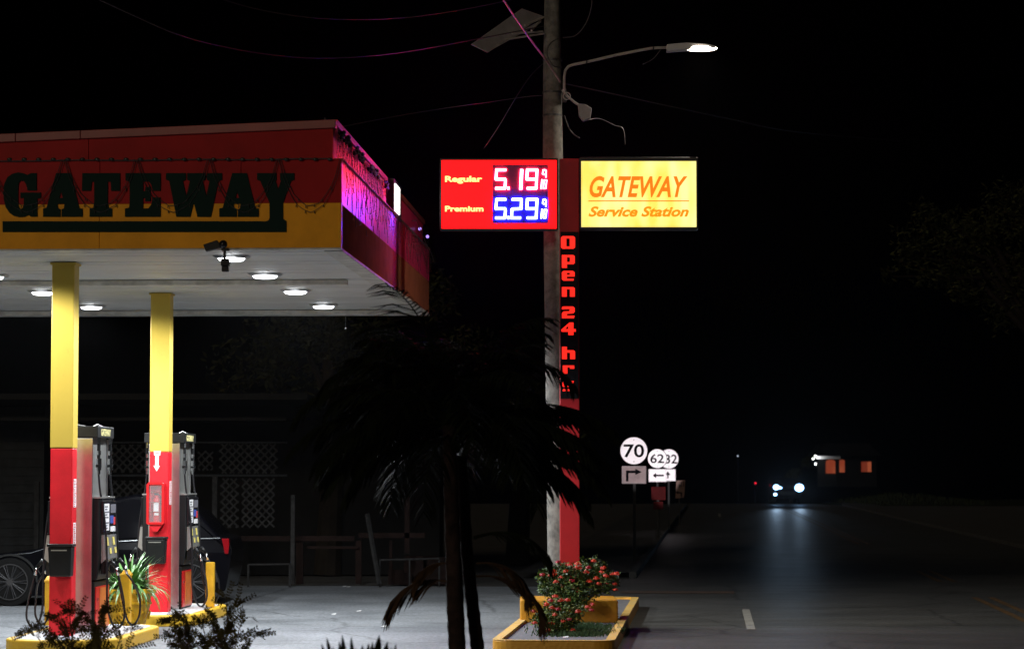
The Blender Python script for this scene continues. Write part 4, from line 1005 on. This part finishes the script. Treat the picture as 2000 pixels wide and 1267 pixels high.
# grass bank on the right beyond the car
random.seed(5)
s = MB(); 
NX, NY = 16, 6
P = []
for j in range(NY+1):
    for i in range(NX+1):
        xx = 20.0+i*1.15; yy = 160+j*3; z = .55*math.exp(-((xx-25.5)/3.2)**2)*math.sin(PI*min(1, j/NY*1.0)) + .45*max(0,(xx-23)/18)*min(1, j/2)
        P.append((xx, yy, -.02+z+crest(yy)))
s.add(P, [(j*(NX+1)+i, j*(NX+1)+i+1, (j+1)*(NX+1)+i+1, (j+1)*(NX+1)+i) for j in range(NY) for i in range(NX)])
o = obj('grass_bank', s, M['grass_far']); o['kind'] = 'structure'
s = MB()
for k in range(900):
    xx = random.uniform(21.5, 30); yy = random.uniform(160, 172); z = .5*math.exp(-((xx-25.5)/3.2)**2)*math.sin(PI*min(1,(yy-160)/18)); hh = random.uniform(.1,.35)
    s.strip([(xx, yy, z), (xx+random.uniform(-.08,.08), yy, z+hh)], [.05, .01], (0,1,0))
o = obj('tall_grass', s, M['grass_far']); o['kind'] = 'stuff'

# ---------------------------------------------------------------- plants
def leafball(s, c, rad, n, size, sq=(1,1,1), shell=.4):
    for k in range(n):
        while True:
            d = Vector((random.uniform(-1,1), random.uniform(-1,1), random.uniform(-1,1)))
            if shell < d.length < 1: break
        p = Vector(c) + Vector((d.x*rad*sq[0], d.y*rad*sq[1], d.z*rad*sq[2]))
        a = Vector((random.gauss(0,1), random.gauss(0,1), random.gauss(0,1)+.3)).normalized(); b = a.orthogonal().normalized(); L = size*random.uniform(.6,1.3)
        s.add([tuple(p), tuple(p+a*L*.5+b*L*.2), tuple(p+a*L), tuple(p+a*L*.5-b*L*.2)], [(0,1,2,3)])
def flowerhead(c, r, m, parent):
    s = MB()
    for k in range(38):
        th = random.uniform(0, 2*PI); ph = random.uniform(-.2, 1.5); d = Vector((math.cos(th)*math.cos(ph), math.sin(th)*math.cos(ph), math.sin(ph)*.7))
        p = Vector(c)+d*r*random.uniform(.7,1.25); a = d.orthogonal().normalized(); b = d.cross(a); q = r*.32
        s.add([tuple(p+a*q+d*.004), tuple(p+b*q), tuple(p-a*q+d*.004), tuple(p-b*q)], [(0,1,2,3)])
    s.ball(c, r*.55, 6, 4, (1,1,.6))
    return obj('flower_cluster', s, m, parent)
def ixora(base, blobs, flowers, label, seed, young=.3):
    random.seed(seed); t = thing('ixora_bush', base, label, 'flowering bush', 'red flowering bushes in the planter bed')
    s = MB()
    for (c, r) in blobs:
        s.tube([tuple(base), tuple((Vector(base)*.4+Vector(c)*.6)+Vector((random.uniform(-.04,.04),0,0))), tuple(c)], [.012,.008,.004], 5)
    obj('stems', s, M['stem'], t)
    a, b = MB(), MB()
    for (c, r) in blobs:
        n = int(1050*(r/.15)**2*.62); leafball(a, c, r, int(n*(1-young)), .05); leafball(b, c, r*1.04, int(n*young), .045, shell=.6)
    obj('leaves', a, M['leaf'], t); obj('young_leaves', b, M['leaf_y'], t)
    for (px, py, Y, r, m) in flowers:
        q = W(px, py, Y); flowerhead(tuple(q), r, m, t)
f1 = lambda X, Y_: (940+X/6.452, 1080+Y_/6.452)
def FL(lst, Y, r=.03):
    out = []
    for i, (a, b) in enumerate(lst):
        p = f1(a, b); out.append((p[0], p[1], Y + random.uniform(-.05,.05), r*random.uniform(.8,1.15), M['flower'] if (i*7) % 5 else M['flower2']))
    return out
def B(X, Y_, R, Y): p = f1(X, Y_); return (tuple(W(p[0], p[1], Y)), R/6.452/F*Y)
ixora(W(1130, 1185, 31.7), [B(870,300,130,31.7), B(1000,250,140,31.6), B(1120,300,160,31.5), B(1290,270,150,31.6), B(1430,260,120,31.6), B(1560,360,150,31.5), B(1640,330,100,31.6), B(850,430,130,31.6), B(1000,450,150,31.5), B(1180,480,160,31.4), B(1380,430,150,31.5), B(1290,100,45,31.6), B(1440,80,45,31.6), B(1540,170,50,31.6), B(760,290,60,31.6), B(1240,560,110,31.3), B(1100,580,90,31.4)],
      FL([(965,115),(880,285),(915,265),(1005,305),(1065,232),(1145,352),(940,362),(1205,180),(1235,190),(1325,240),(1350,185),(1365,358),(1515,240),(1540,190),(1570,290),(1575,380),(1655,265),(1705,262),(1685,390),(1690,462),(770,275),(1215,140),(1110,150),(1230,520),(1190,525),(1260,540),(905,230),(1415,100),(1480,390),(1450,320)], 31.38, .032), 'large red flowering bush in front of the pylon mast', 21)
ixora(W(1095, 1238, 29.6), [B(900,700,120,29.7), B(800,800,110,29.6), B(960,650,110,29.7), B(1080,740,120,29.6), B(1180,720,100,29.6), B(900,870,130,29.5), B(1050,880,110,29.5), B(1180,820,90,29.6), B(700,850,70,29.6), B(850,960,80,29.4), B(1010,960,70,29.5), B(1260,720,50,29.6)],
      FL([(880,600),(928,548),(1085,592),(1000,600),(930,775),(970,710),(890,690),(1220,740),(890,885),(1035,858),(1110,835),(660,735),(820,650),(1340,680),(1405,650),(1390,720),(850,970),(1150,965),(670,880)], 29.4, .03), 'smaller red flowering bush nearest the front end of the planter bed', 22, .5)
random.seed(31)
s = MB()
for k in range(1500):
    px = random.gauss(1130, 34); py = random.uniform(1221, 1243); q = G(px, py, .115); uu, vv = ROAD.uv(q)
    if not (PU0+.12 < uu < PU1+.05 and vv > PV0+.12): continue
    hh = random.uniform(.02,.07); s.strip([tuple(q), (q.x+random.uniform(-.04,.04), q.y+random.uniform(-.03,.03), q.z+hh)], [.014, .004], (0,1,0))
leafball(s, tuple(G(1165,1234,.13)), .12, 250, .035, (1.6,1,.35), 0)
o = obj('ground_cover', s, M['grass']); o['kind'] = 'stuff'

# feathery shrubs in the foreground
def feathery(name, base, tips, label, seed):
    random.seed(seed); t = thing(name, base, label, 'shrub', 'feathery shrubs along the bottom edge')
    st, lf = MB(), MB()
    for (tip, L) in tips:
        tip = Vector(tip); b = Vector(base)+Vector(((tip.x-base[0])*.35+random.uniform(-.1,.1), random.uniform(-.15,.15), 0)); mid = Vector((b.x*.8+tip.x*.2, tip.y, tip.z+.06))
        pts = [(1-f)**2*b+2*f*(1-f)*mid+f*f*tip for f in [i/14 for i in range(15)]]
        st.tube([tuple(p) for p in pts], [.007]*5+[.004]*6+[.002]*4, 4)
        for i in range(4, 15):
            for k in range(random.choice((0,1,2))):
                p = pts[i]; dd = (pts[min(i+1,14)]-pts[i-1]).normalized(); side = dd.cross(Vector((0,0,1))).normalized()*random.choice((-1,1))
                e = p + (side*random.uniform(.3,1)+dd*.8+Vector((0,random.uniform(-1,1)*.6,random.uniform(-.4,.5)))).normalized()*random.uniform(.07,.17)*L
                st.tube([tuple(p), tuple(e)], .0015, 3)
                for f in range(7):
                    q = p.lerp(e, (f+1)/7); 
                    for sg in (1, -1):
                        a = ((e-p).normalized()*.5 + (e-p).cross(Vector((random.uniform(-.3,.3),.8,.5))).normalized()*sg).normalized(); l_ = random.uniform(.018,.032); w_ = a.cross((e-p)).normalized().cross(a)*l_*.3
                        lf.add([tuple(q), tuple(q+a*l_*.5+w_), tuple(q+a*l_), tuple(q+a*l_*.5-w_)], [(0,1,2,3)])
    obj('branches', st, M['stem'], t); obj('leaflets', lf, M['fern'], t)
YF1 = 18.5
tipsA = [(tuple(W(px, py, YF1+random.uniform(-.4,.4))), 1) for (px, py) in ((45,1235),(70,1225),(100,1205),(130,1190),(150,1200),(175,1205),(195,1198),(215,1195),(230,1215),(262,1228),(140,1225),(200,1235),(100,1245),(165,1230),(215,1240),(120,1260),(185,1255),(260,1262))]
feathery('feathery_shrub', (W(170,1267,YF1).x, YF1, 0), tipsA, 'dark feathery shrub in front of the front pump island', 41)
tipsB = [(tuple(W(px, py, YF1+.3+random.uniform(-.4,.4))), 1) for (px, py) in ((335,1212),(355,1205),(440,1165),(465,1180),(490,1205),(505,1240),(420,1205),(405,1208),(385,1215),(340,1222),(330,1245),(365,1240),(420,1235),(455,1225),(480,1250),(445,1255),(350,1262),(390,1255),(345,1205))]
feathery('feathery_shrub', (W(400,1267,YF1).x, YF1+.3, 0), tipsB, 'dark feathery shrub leaning right in front of the rear pump island', 42)
# spiky plant
t = thing('cycad', (W(705,1267,14).x, 14, 0), 'dark spiky leaved plant poking up at the bottom centre left', 'plant')
random.seed(9)
for (px, py, w_) in ((628,1256,.02),(638,1243,.02),(668,1238,.022),(662,1250,.02),(686,1242,.02),(708,1258,.026),(720,1255,.024),(741,1239,.034),(757,1251,.03),(728,1252,.024),(774,1256,.018),(650,1262,.022),(695,1264,.024),(765,1262,.02)):
    tip = W(px, py, 14+random.uniform(-.2,.2)); b = Vector((W(705,1267,14).x + (px-705)*.0008, 14, .35)); mid = b.lerp(tip, .5)+Vector((0,0,.05))
    s = MB(); s.strip([tuple(b), tuple(b.lerp(mid,.5)), tuple(mid), tuple(mid.lerp(tip,.55)), tuple(mid.lerp(tip,.85)), tuple(tip)], [w_*.8,w_*1.2,w_*1.6,w_*1.5,w_,.002], (0,1,0)); obj('leaf', s, M['palm_leaf'], t)
obj('stem', MB().tube([(W(705,1267,14).x, 14, 0), (W(705,1267,14).x, 14, .38)], [.09,.06], 10), M['palm_trunk'], t)

# palm clump
YM = 19.0
px2 = lambda p, y=1000, Y=YM: W(p, y, Y)
t = thing('palm_tree', (px2(905).x, YM, 0), 'dark clump palm with drooping fronds in front of the pylon and forecourt', 'palm tree')
trunks = [([(893,1267),(888,1180),(884,1050),(880,930),(878,830)], .057, 19.0), ([(933,1267),(924,1190),(912,1080),(905,960),(900,890)], .046, 19.25), ([(897,1267),(893,1150),(888,1040),(888,900)], .045, 19.6)]
for k, (pth, r, Y) in enumerate(trunks):
    q = [W(a, b, Y) for a, b in pth]; q = [Vector((q[0].x + (q[0].x-q[1].x)*2.0, Y, 0))] + q
    full = []
    for i in range(len(q)-1):
        for j in range(8): full.append(q[i].lerp(q[i+1], j/8))
    full.append(q[-1]); rr = [r*(1.15-.3*i/len(full)) + (.004 if i % 3 == 0 else 0) for i in range(len(full))]
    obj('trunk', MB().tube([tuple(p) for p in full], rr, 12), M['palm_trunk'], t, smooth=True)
def frond(c, az, el, L, droop, lw=.3, m=None, nl=30, name='frond', width=.02, hang=.35):
    s = MB(); pts = []; p = Vector(c); e = el; N = 16
    for i in range(N+1):
        pts.append(p.copy()); p = p + Vector((math.cos(e)*math.cos(az), math.cos(e)*math.sin(az), math.sin(e)))*L/N; e -= droop/N*(.5+1.2*i/N)
    s.tube([tuple(q) for q in pts], [(.008 if name == 'dead_frond' else .014)*(1-.8*i/N) for i in range(N+1)], 5)
    for i in range(nl):
        f = .16+.84*i/(nl-1); k = f*N; a = pts[int(min(k, N-1))].lerp(pts[int(min(k, N-1))+1], k-int(min(k, N-1)))
        d = (pts[min(int(k)+1,N)]-pts[max(int(k)-1,0)]).normalized(); sd = d.cross(Vector((0,0,1)))
        if sd.length < .05: sd = Vector((-math.sin(az), math.cos(az), 0))
        sd.normalize(); l_ = lw*(math.sin(PI*(.12+.8*f))**.7)*random.uniform(.85,1.1)
        for sg in (1, -1):
            dd = (sd*sg*.8 + d*.75 + Vector((0,0,-hang*random.uniform(.4,1.3)))).normalized(); e1 = a+dd*l_*.5; e2 = a+(dd+Vector((0,0,-.22))).normalized()*l_
            s.strip([tuple(a), tuple(e1), tuple(e2)], [width*.6, width, .002], tuple(Vector((0,0,1)) + sd*sg*.5 + Vector((0,random.uniform(-.6,.6),0))))
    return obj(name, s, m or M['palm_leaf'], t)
random.seed(77)
crowns = [W(880,832,19.0), W(902,850,19.25), W(888,870,19.6)]
nf = 0
for ci, c in enumerate(crowns):
    n = (30, 24, 20)[ci]
    for k in range(n):
        az = 2*PI*(k/n) + random.uniform(-.2,.2) + ci; tier = (k*0.618) % 1
        if abs(math.sin(az/2)) < .32 and tier < .85: continue
        el = .1+1.38*tier + random.uniform(-.1,.1); L = random.uniform(1.0,1.25)*(1.0 if tier < .7 else .92)
        frond(c, az, el, L, random.uniform(1.2,1.9), lw=.36, nl=36, width=.02)
# fronds that read in the silhouette
for (az, el, L, dr) in ((PI*.97, .75, 1.35, 1.8),(PI*1.02,.35,1.3,1.3),(PI*.9,.1,1.2,1.2),(PI*1.1,1.1,1.3,2.3),(.1,.15,.95,1.5),(.3,1.15,1.25,2.2),(PI*.75,1.25,1.4,1.6),(PI*1.3,1.35,1.35,1.1),(-.4,1.3,1.2,1.3),(PI*.95,-.2,1.0,1.0),(0,-.2,.9,.9)):
    frond(crowns[0], az, el, L, dr, lw=.36, nl=36, width=.018)
for (ci, az, el, L, dr) in ((1,0,.28,1.18,1.3),(1,.15,.1,1.15,1.1),(0,-.15,.0,1.2,.9),(1,.05,-.15,1.08,.8),(0,-.3,.25,1.2,1.2),(0,.05,.2,1.28,1.1),(1,-.05,.02,1.22,1.0),(0,.1,-.1,1.25,.7),(1,0,-.3,1.1,.6),(1,.1,-.2,1.18,.9),(1,-.1,.2,1.2,1.35),(0,0,.42,1.22,1.05),(1,.08,.5,1.2,1.15),(1,-.12,.4,1.2,1.0),(0,.15,.34,1.25,.95)):
    frond(crowns[ci], az, el, L, dr, lw=.34, nl=38, width=.024)
# hanging dead fronds
frond(W(876,1135,19), PI*.98, .15, .55, 1.6, .34, M['palm_dead'], 26, 'dead_frond', .022, .6)
frond(W(878,1100,19), PI*1.04, .1, .36, 1.9, .26, M['palm_dead'], 20, 'dead_frond', .02, .5)
frond(W(930,1125,19.1), .04, .05, .66, 1.7, .42, M['palm_dead'], 30, 'dead_frond', .014, .35)
frond(W(930,1100,19.1), -.1, .1, .52, 1.8, .34, M['palm_dead'], 26, 'dead_frond', .014, .5)
frond(W(925,1050,19.1), .15, .3, .7, 1.7, .3, M['palm_leaf'], 26, 'frond', .016, .4)

# tree crown on the right and dark trees behind
def tree(name, base, h, crown, label, seed, leaves, size, g='trees in the dark'):
    random.seed(seed); t = thing(name, base, label, 'tree', g); b = Vector(base)
    s = MB(); top = b+Vector((0,0,h)); s.tube([tuple(b), tuple(b.lerp(top,.5)+Vector((.1,0,0))), tuple(top)], [.28,.2,.12], 10)
    for (c, r) in crown: s.tube([tuple(b.lerp(top,.75)), tuple((b.lerp(top,.95)+Vector(c))/2+Vector((0,0,.2))), tuple(c)], [.09,.05,.015], 6)
    obj('trunk', s, M['bark'], t); s = MB(); tot = sum(r*r for _, r in crown)
    for (c, r) in crown: 
        for k in range(5):
            cc = Vector(c)+Vector((random.gauss(0,r*.4), random.gauss(0,r*.4), random.gauss(0,r*.3))); leafball(s, tuple(cc), r*.5, int(leaves*r*r/tot/5), size, shell=.1)
    obj('crown', s, M['tree_leaf'], t)
c = lambda a, b, Y: tuple(W(a, b, Y))
tree('tree', (W(2060,1000,46).x, 46, 0), 5.4, [(c(1745,540,45),.22),(c(1770,500,45),.35),(c(1800,470,45),.5),(c(1840,440,45.5),.55),(c(1860,500,45.5),.6),(c(1820,545,45),.45),(c(1900,470,46),.8),(c(1960,520,46),.9),(c(2000,440,46),1),(c(1880,560,46),.5),(c(1990,600,46),.7)], 'leafy branch tip of a dark tree at the right edge, faintly lit', 3, 5200, .12)
tree('tree', (W(640,1000,50).x, 50, 0), 4.5, [(c(560,720,50),1.1),(c(640,640,50),1.3),(c(740,700,50),1.2),(c(800,620,50),1),(c(700,800,50),1.2),(c(860,760,50),1.1)], 'dark broad tree behind the canopy rear edge', 4, 5000, .16)
tree('tree', (W(1010,1000,56).x, 56, 0), 4.5, [(c(960,760,56),1.3),(c(1040,840,56),1.2),(c(940,880,56),1.1)], 'dark tree behind the utility pole', 6, 3000, .16)
tree('tree', (W(1545,1000,215).x, 215, -2), 3.0, [(c(1570,905,215),.55),(c(1578,899,216),.5),(c(1556,921,215),.5),(c(1545,925,215),.7)], 'small tree lit yellow green beside the far house', 8, 1400, .18)

# ---------------------------------------------------------------- backdrop building left
YB = 47.0
def bb(px0, px1, py0, py1, Y=YB, d=.1): a = W(px0, py1, Y); b = W(px1, py0, Y); return (a.x, b.x, Y, Y+d, a.z, b.z)
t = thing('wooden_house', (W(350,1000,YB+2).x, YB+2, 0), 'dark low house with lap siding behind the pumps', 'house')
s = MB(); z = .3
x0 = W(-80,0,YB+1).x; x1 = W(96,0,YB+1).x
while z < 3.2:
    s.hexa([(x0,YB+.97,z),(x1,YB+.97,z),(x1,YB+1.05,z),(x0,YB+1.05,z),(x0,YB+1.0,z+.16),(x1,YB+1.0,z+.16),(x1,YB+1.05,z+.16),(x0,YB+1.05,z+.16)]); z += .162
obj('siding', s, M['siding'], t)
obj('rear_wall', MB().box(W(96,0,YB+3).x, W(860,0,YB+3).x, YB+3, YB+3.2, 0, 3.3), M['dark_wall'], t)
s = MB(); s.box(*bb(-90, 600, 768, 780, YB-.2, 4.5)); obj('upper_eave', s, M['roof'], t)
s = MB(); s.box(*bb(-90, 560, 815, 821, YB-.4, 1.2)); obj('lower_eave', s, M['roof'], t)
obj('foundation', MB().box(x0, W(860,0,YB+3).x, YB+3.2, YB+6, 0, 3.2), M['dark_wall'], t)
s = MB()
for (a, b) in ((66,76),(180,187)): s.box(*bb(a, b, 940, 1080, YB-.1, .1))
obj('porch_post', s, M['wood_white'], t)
# lattice screen
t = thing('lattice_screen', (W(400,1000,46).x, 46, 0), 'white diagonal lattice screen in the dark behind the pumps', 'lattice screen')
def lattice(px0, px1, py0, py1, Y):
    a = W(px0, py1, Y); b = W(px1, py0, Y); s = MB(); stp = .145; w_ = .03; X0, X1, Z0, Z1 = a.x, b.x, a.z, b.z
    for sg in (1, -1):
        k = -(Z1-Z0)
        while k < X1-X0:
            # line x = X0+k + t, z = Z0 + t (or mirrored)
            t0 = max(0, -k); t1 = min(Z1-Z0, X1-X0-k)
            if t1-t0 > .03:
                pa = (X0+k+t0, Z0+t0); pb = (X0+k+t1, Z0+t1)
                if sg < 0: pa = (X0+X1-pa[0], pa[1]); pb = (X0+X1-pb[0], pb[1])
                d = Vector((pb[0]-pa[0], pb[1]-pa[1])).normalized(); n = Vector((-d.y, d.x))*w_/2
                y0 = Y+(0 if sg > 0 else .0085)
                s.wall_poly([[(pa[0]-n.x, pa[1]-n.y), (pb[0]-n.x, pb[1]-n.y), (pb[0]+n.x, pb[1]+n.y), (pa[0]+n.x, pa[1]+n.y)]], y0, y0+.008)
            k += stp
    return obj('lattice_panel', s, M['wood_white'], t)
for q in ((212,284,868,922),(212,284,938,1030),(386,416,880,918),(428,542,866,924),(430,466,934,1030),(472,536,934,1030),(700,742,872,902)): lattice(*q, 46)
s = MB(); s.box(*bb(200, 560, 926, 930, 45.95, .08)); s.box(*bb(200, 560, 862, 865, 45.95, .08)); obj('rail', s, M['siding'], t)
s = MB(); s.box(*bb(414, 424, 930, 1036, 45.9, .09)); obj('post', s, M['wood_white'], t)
# deck / rail fence of brown timber
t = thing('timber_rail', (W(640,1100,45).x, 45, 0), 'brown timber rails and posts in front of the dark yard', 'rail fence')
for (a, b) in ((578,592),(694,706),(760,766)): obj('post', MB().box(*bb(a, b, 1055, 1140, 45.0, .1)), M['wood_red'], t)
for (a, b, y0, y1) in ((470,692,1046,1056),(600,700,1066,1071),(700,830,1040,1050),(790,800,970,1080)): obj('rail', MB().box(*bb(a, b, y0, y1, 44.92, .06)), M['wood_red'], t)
single('timber_post', MB().box(*bb(567, 576, 966, 1140, 44.6, .1)), M['wood_white'], 'upright weathered white post left of the brown rails', 'post', bevel=.006)
a, b = W(717, 1003, 44.5), W(741, 1141, 44.2)
s = MB().tube([tuple(b), tuple(a)], .04, 4); single('leaning_plank', s, M['wood_white'], 'weathered plank leaning against the brown rails', 'plank')
s = MB(); s.tube([tuple(W(485,1102,44.4)), tuple(W(566,1101,44.4))], .018, 6); s.tube([tuple(W(485,1102,44.4)), (W(485,1102,44.4).x, 44.4, 0)], .02, 6); s.tube([tuple(W(566,1101,44.4)), (W(566,1101,44.4).x, 44.4, 0)], .02, 6); single('pipe_rail', s, M['wood_white'], 'thin pale horizontal pipe rail left of the white post', 'rail')
s = MB(); s.tube([tuple(W(742,1093,44.4)), tuple(W(858,1090,44.4))], .018, 6)
for p_ in (742, 800, 858): s.tube([tuple(W(p_,1092,44.4)), (W(p_,1092,44.4).x, 44.4, 0)], .015, 6)
single('pipe_rail', s, M['wood_white'], 'thin pale horizontal pipe rail right of the leaning plank', 'rail')
t = thing('yard_clutter', (W(820,1120,45.5).x, 45.5, 0), 'dim heap of rubble and crates behind the palm trunks', 'rubble')
random.seed(2); s = MB()
for k in range(16):
    q = W(random.uniform(770,860), 1100, 45.5+random.uniform(0,.8)); r = random.uniform(.08,.2); s.box(q.x-r, q.x+r, q.y, q.y+r, 0, random.uniform(.15,.5))
obj('pieces', s, M['wood_red'], t)
random.seed(12)
for i, (px, py) in enumerate(((330,1130),(672,1145),(680,1146),(240,1218),(258,1211),(700,1193),(748,1223),(651,1199),(1104,1244))):
    q = G(px, py, .01) if px < 1000 else G(px, py, .12)
    o = single('paper_scrap', MB().add([(q.x-.03,q.y,q.z),(q.x+.03,q.y-.02,q.z+.004),(q.x+.04,q.y+.05,q.z+.015),(q.x-.02,q.y+.06,q.z+.006)], [(0,1,2,3)]), M['white'], 'tiny pale scrap of litter on the ground', 'litter', 'scattered litter scraps')

# parked black car behind the pumps
YV = 38.0
t = thing('parked_car', (W(235,1180,YV).x, YV+.9, 0), 'black car parked side on behind the pumps', 'car')
prof = [(-62,1150),(-60,1100),(-40,1086),(30,1078),(70,1072),(100,1062),(165,1000),(190,978),(260,965),(330,968),(385,1000),(425,1046),(446,1052),(452,1075),(448,1110),(440,1150),(400,1156),(60,1160),(0,1156)]
L = [(W(a, b, YV).x, W(a, b, YV).z) for a, b in prof][::-1]
s = MB(); 
def car_section(off, zin):
    return [(x_, YV+off, z_) for (x_, z_) in L]
n = len(L)
rings_ = []
for (off, k) in ((.10, .93), (0, 1), (0.001, 1)): pass
secs = [(.0,.0),(.0,0)]
P = []
zmid = .95
for (off, tuck) in ((0.0,0),(.06,.0),(1.75,0),(1.81,0)):
    for (x_, z_) in L:
        inn = max(0, (z_-zmid))*.32
        P.append((x_, YV + off + (inn if off < .9 else -inn), z_ - (.03 if off in (0.0, 1.81) else 0)))
fs = [tuple(range(n)), tuple(reversed(range(3*n, 4*n)))]
for r_ in range(3):
    for i in range(n): j = (i+1) % n; fs.append((r_*n+i, (r_+1)*n+i, (r_+1)*n+j, r_*n+j))
s.add(P, fs); obj('body', s, M['car_paint'], t, bevel=.02)
gl = [(172,1042),(120,1060),(172,1006),(195,988),(255,975),(322,978),(368,1006),(392,1040)]
s = MB(); q = [W(a, b, YV) for a, b in gl[1:]]
P = [(p.x, YV+max(0,(p.z-zmid))*.32-.012, p.z) for p in q]; s.add(P, [tuple(range(len(P)))]); obj('side_window', s, M['glass'], t)
for px in (20, 372):
    q = W(px, 1135, YV); cz = .36
    s = MB(); s.tube([(q.x, YV-.02, cz), (q.x, YV+.2, cz)], .36, 28); wh = obj('wheel', s, M['tyre'], t, bevel=.02)
    s = MB(); s.tube([(q.x, YV-.028, cz), (q.x, YV-.022, cz)], .07, 12)
    for k in range(10):
        a = 2*PI*k/10
        for da in (-.09, .09): s.tube([(q.x+.05*math.cos(a+da), YV-.03, cz+.05*math.sin(a+da)), (q.x+.25*math.cos(a+da*.9), YV-.03, cz+.25*math.sin(a+da*.9))], .008, 4)
    s.tube([(q.x+.26*math.cos(2*PI*i/24), YV-.028, cz+.26*math.sin(2*PI*i/24)) for i in range(25)], .01, 5); obj('rim', s, M['rim'], wh)
    s = MB(); s.tube([(q.x+.40*math.cos(PI*i/14), YV-.02, cz+.40*math.sin(PI*i/14)) for i in range(15)], .02, 5); obj('wheel_arch', s, M['black'], t)
s = MB(); q = [W(433,1051,YV), W(447,1051,YV), W(448,1064,YV), W(446,1081,YV), W(439,1081,YV), W(436,1064,YV)]; s.wall_poly([[(p.x, p.z) for p in q][::-1]], YV-.03, YV+.12); obj('tail_light', s, M['tail'], t, bevel=.01)
s = MB(); s.tube([tuple(W(-50,1089,YV)), tuple(W(60,1079,YV)), tuple(W(100,1066,YV)), tuple(W(240,1056,YV)), tuple(W(430,1050,YV))], .007, 5); o = obj('waist_trim', s, M['chrome'], t)
o.location.y -= .01
for px in (215, 300):
    q = W(px, 1066, YV); obj('door_handle', MB().box(q.x-.08, q.x+.08, YV-.03, YV-.005, q.z-.015, q.z+.015), M['chrome'], t, bevel=.005)
q = W(118, 1052, YV); obj('wing_mirror', MB().ball((q.x, YV-.1, q.z), .09, 10, 6, (1.2,.8,.7)), M['car_paint'], t, smooth=True)

hz = bpy.data.materials.new('night_air'); hz.use_nodes = True; nt = hz.node_tree; nt.nodes.remove(nt.nodes['Principled BSDF'])
vol = nt.nodes.new('ShaderNodeVolumePrincipled'); vol.inputs['Density'].default_value = .00007; vol.inputs['Color'].default_value = (.85,.88,.92,1); vol.inputs['Anisotropy'].default_value = .85
nt.links.new(vol.outputs[0], nt.nodes['Material Output'].inputs['Volume'])
o = obj('haze', MB().box(-90, 110, -30, 420, -15, 14), hz); o['kind'] = 'stuff'

# ---------------------------------------------------------------- camera and render
cam = bpy.data.cameras.new('camera'); co = bpy.data.objects.new('camera', cam); COL.objects.link(co)
cam.sensor_width = 36; cam.lens = 90.0; cam.clip_end = 3000; cam.clip_start = .1
co.location = (0, 0, H); co.rotation_euler = (PI/2+PITCH, 0, 0); sc.camera = co
cam.dof.use_dof = True; cam.dof.focus_distance = 32.5; cam.dof.aperture_fstop = 3.4
sc.render.engine = 'CYCLES'; sc.cycles.use_denoising = True
sc.cycles.max_bounces = 6; sc.cycles.sample_clamp_indirect = 3; sc.cycles.caustics_reflective = False; sc.cycles.caustics_refractive = False
sc.view_settings.view_transform = 'Standard'; sc.view_settings.look = 'None'; sc.view_settings.exposure = 0; sc.view_settings.gamma = 1
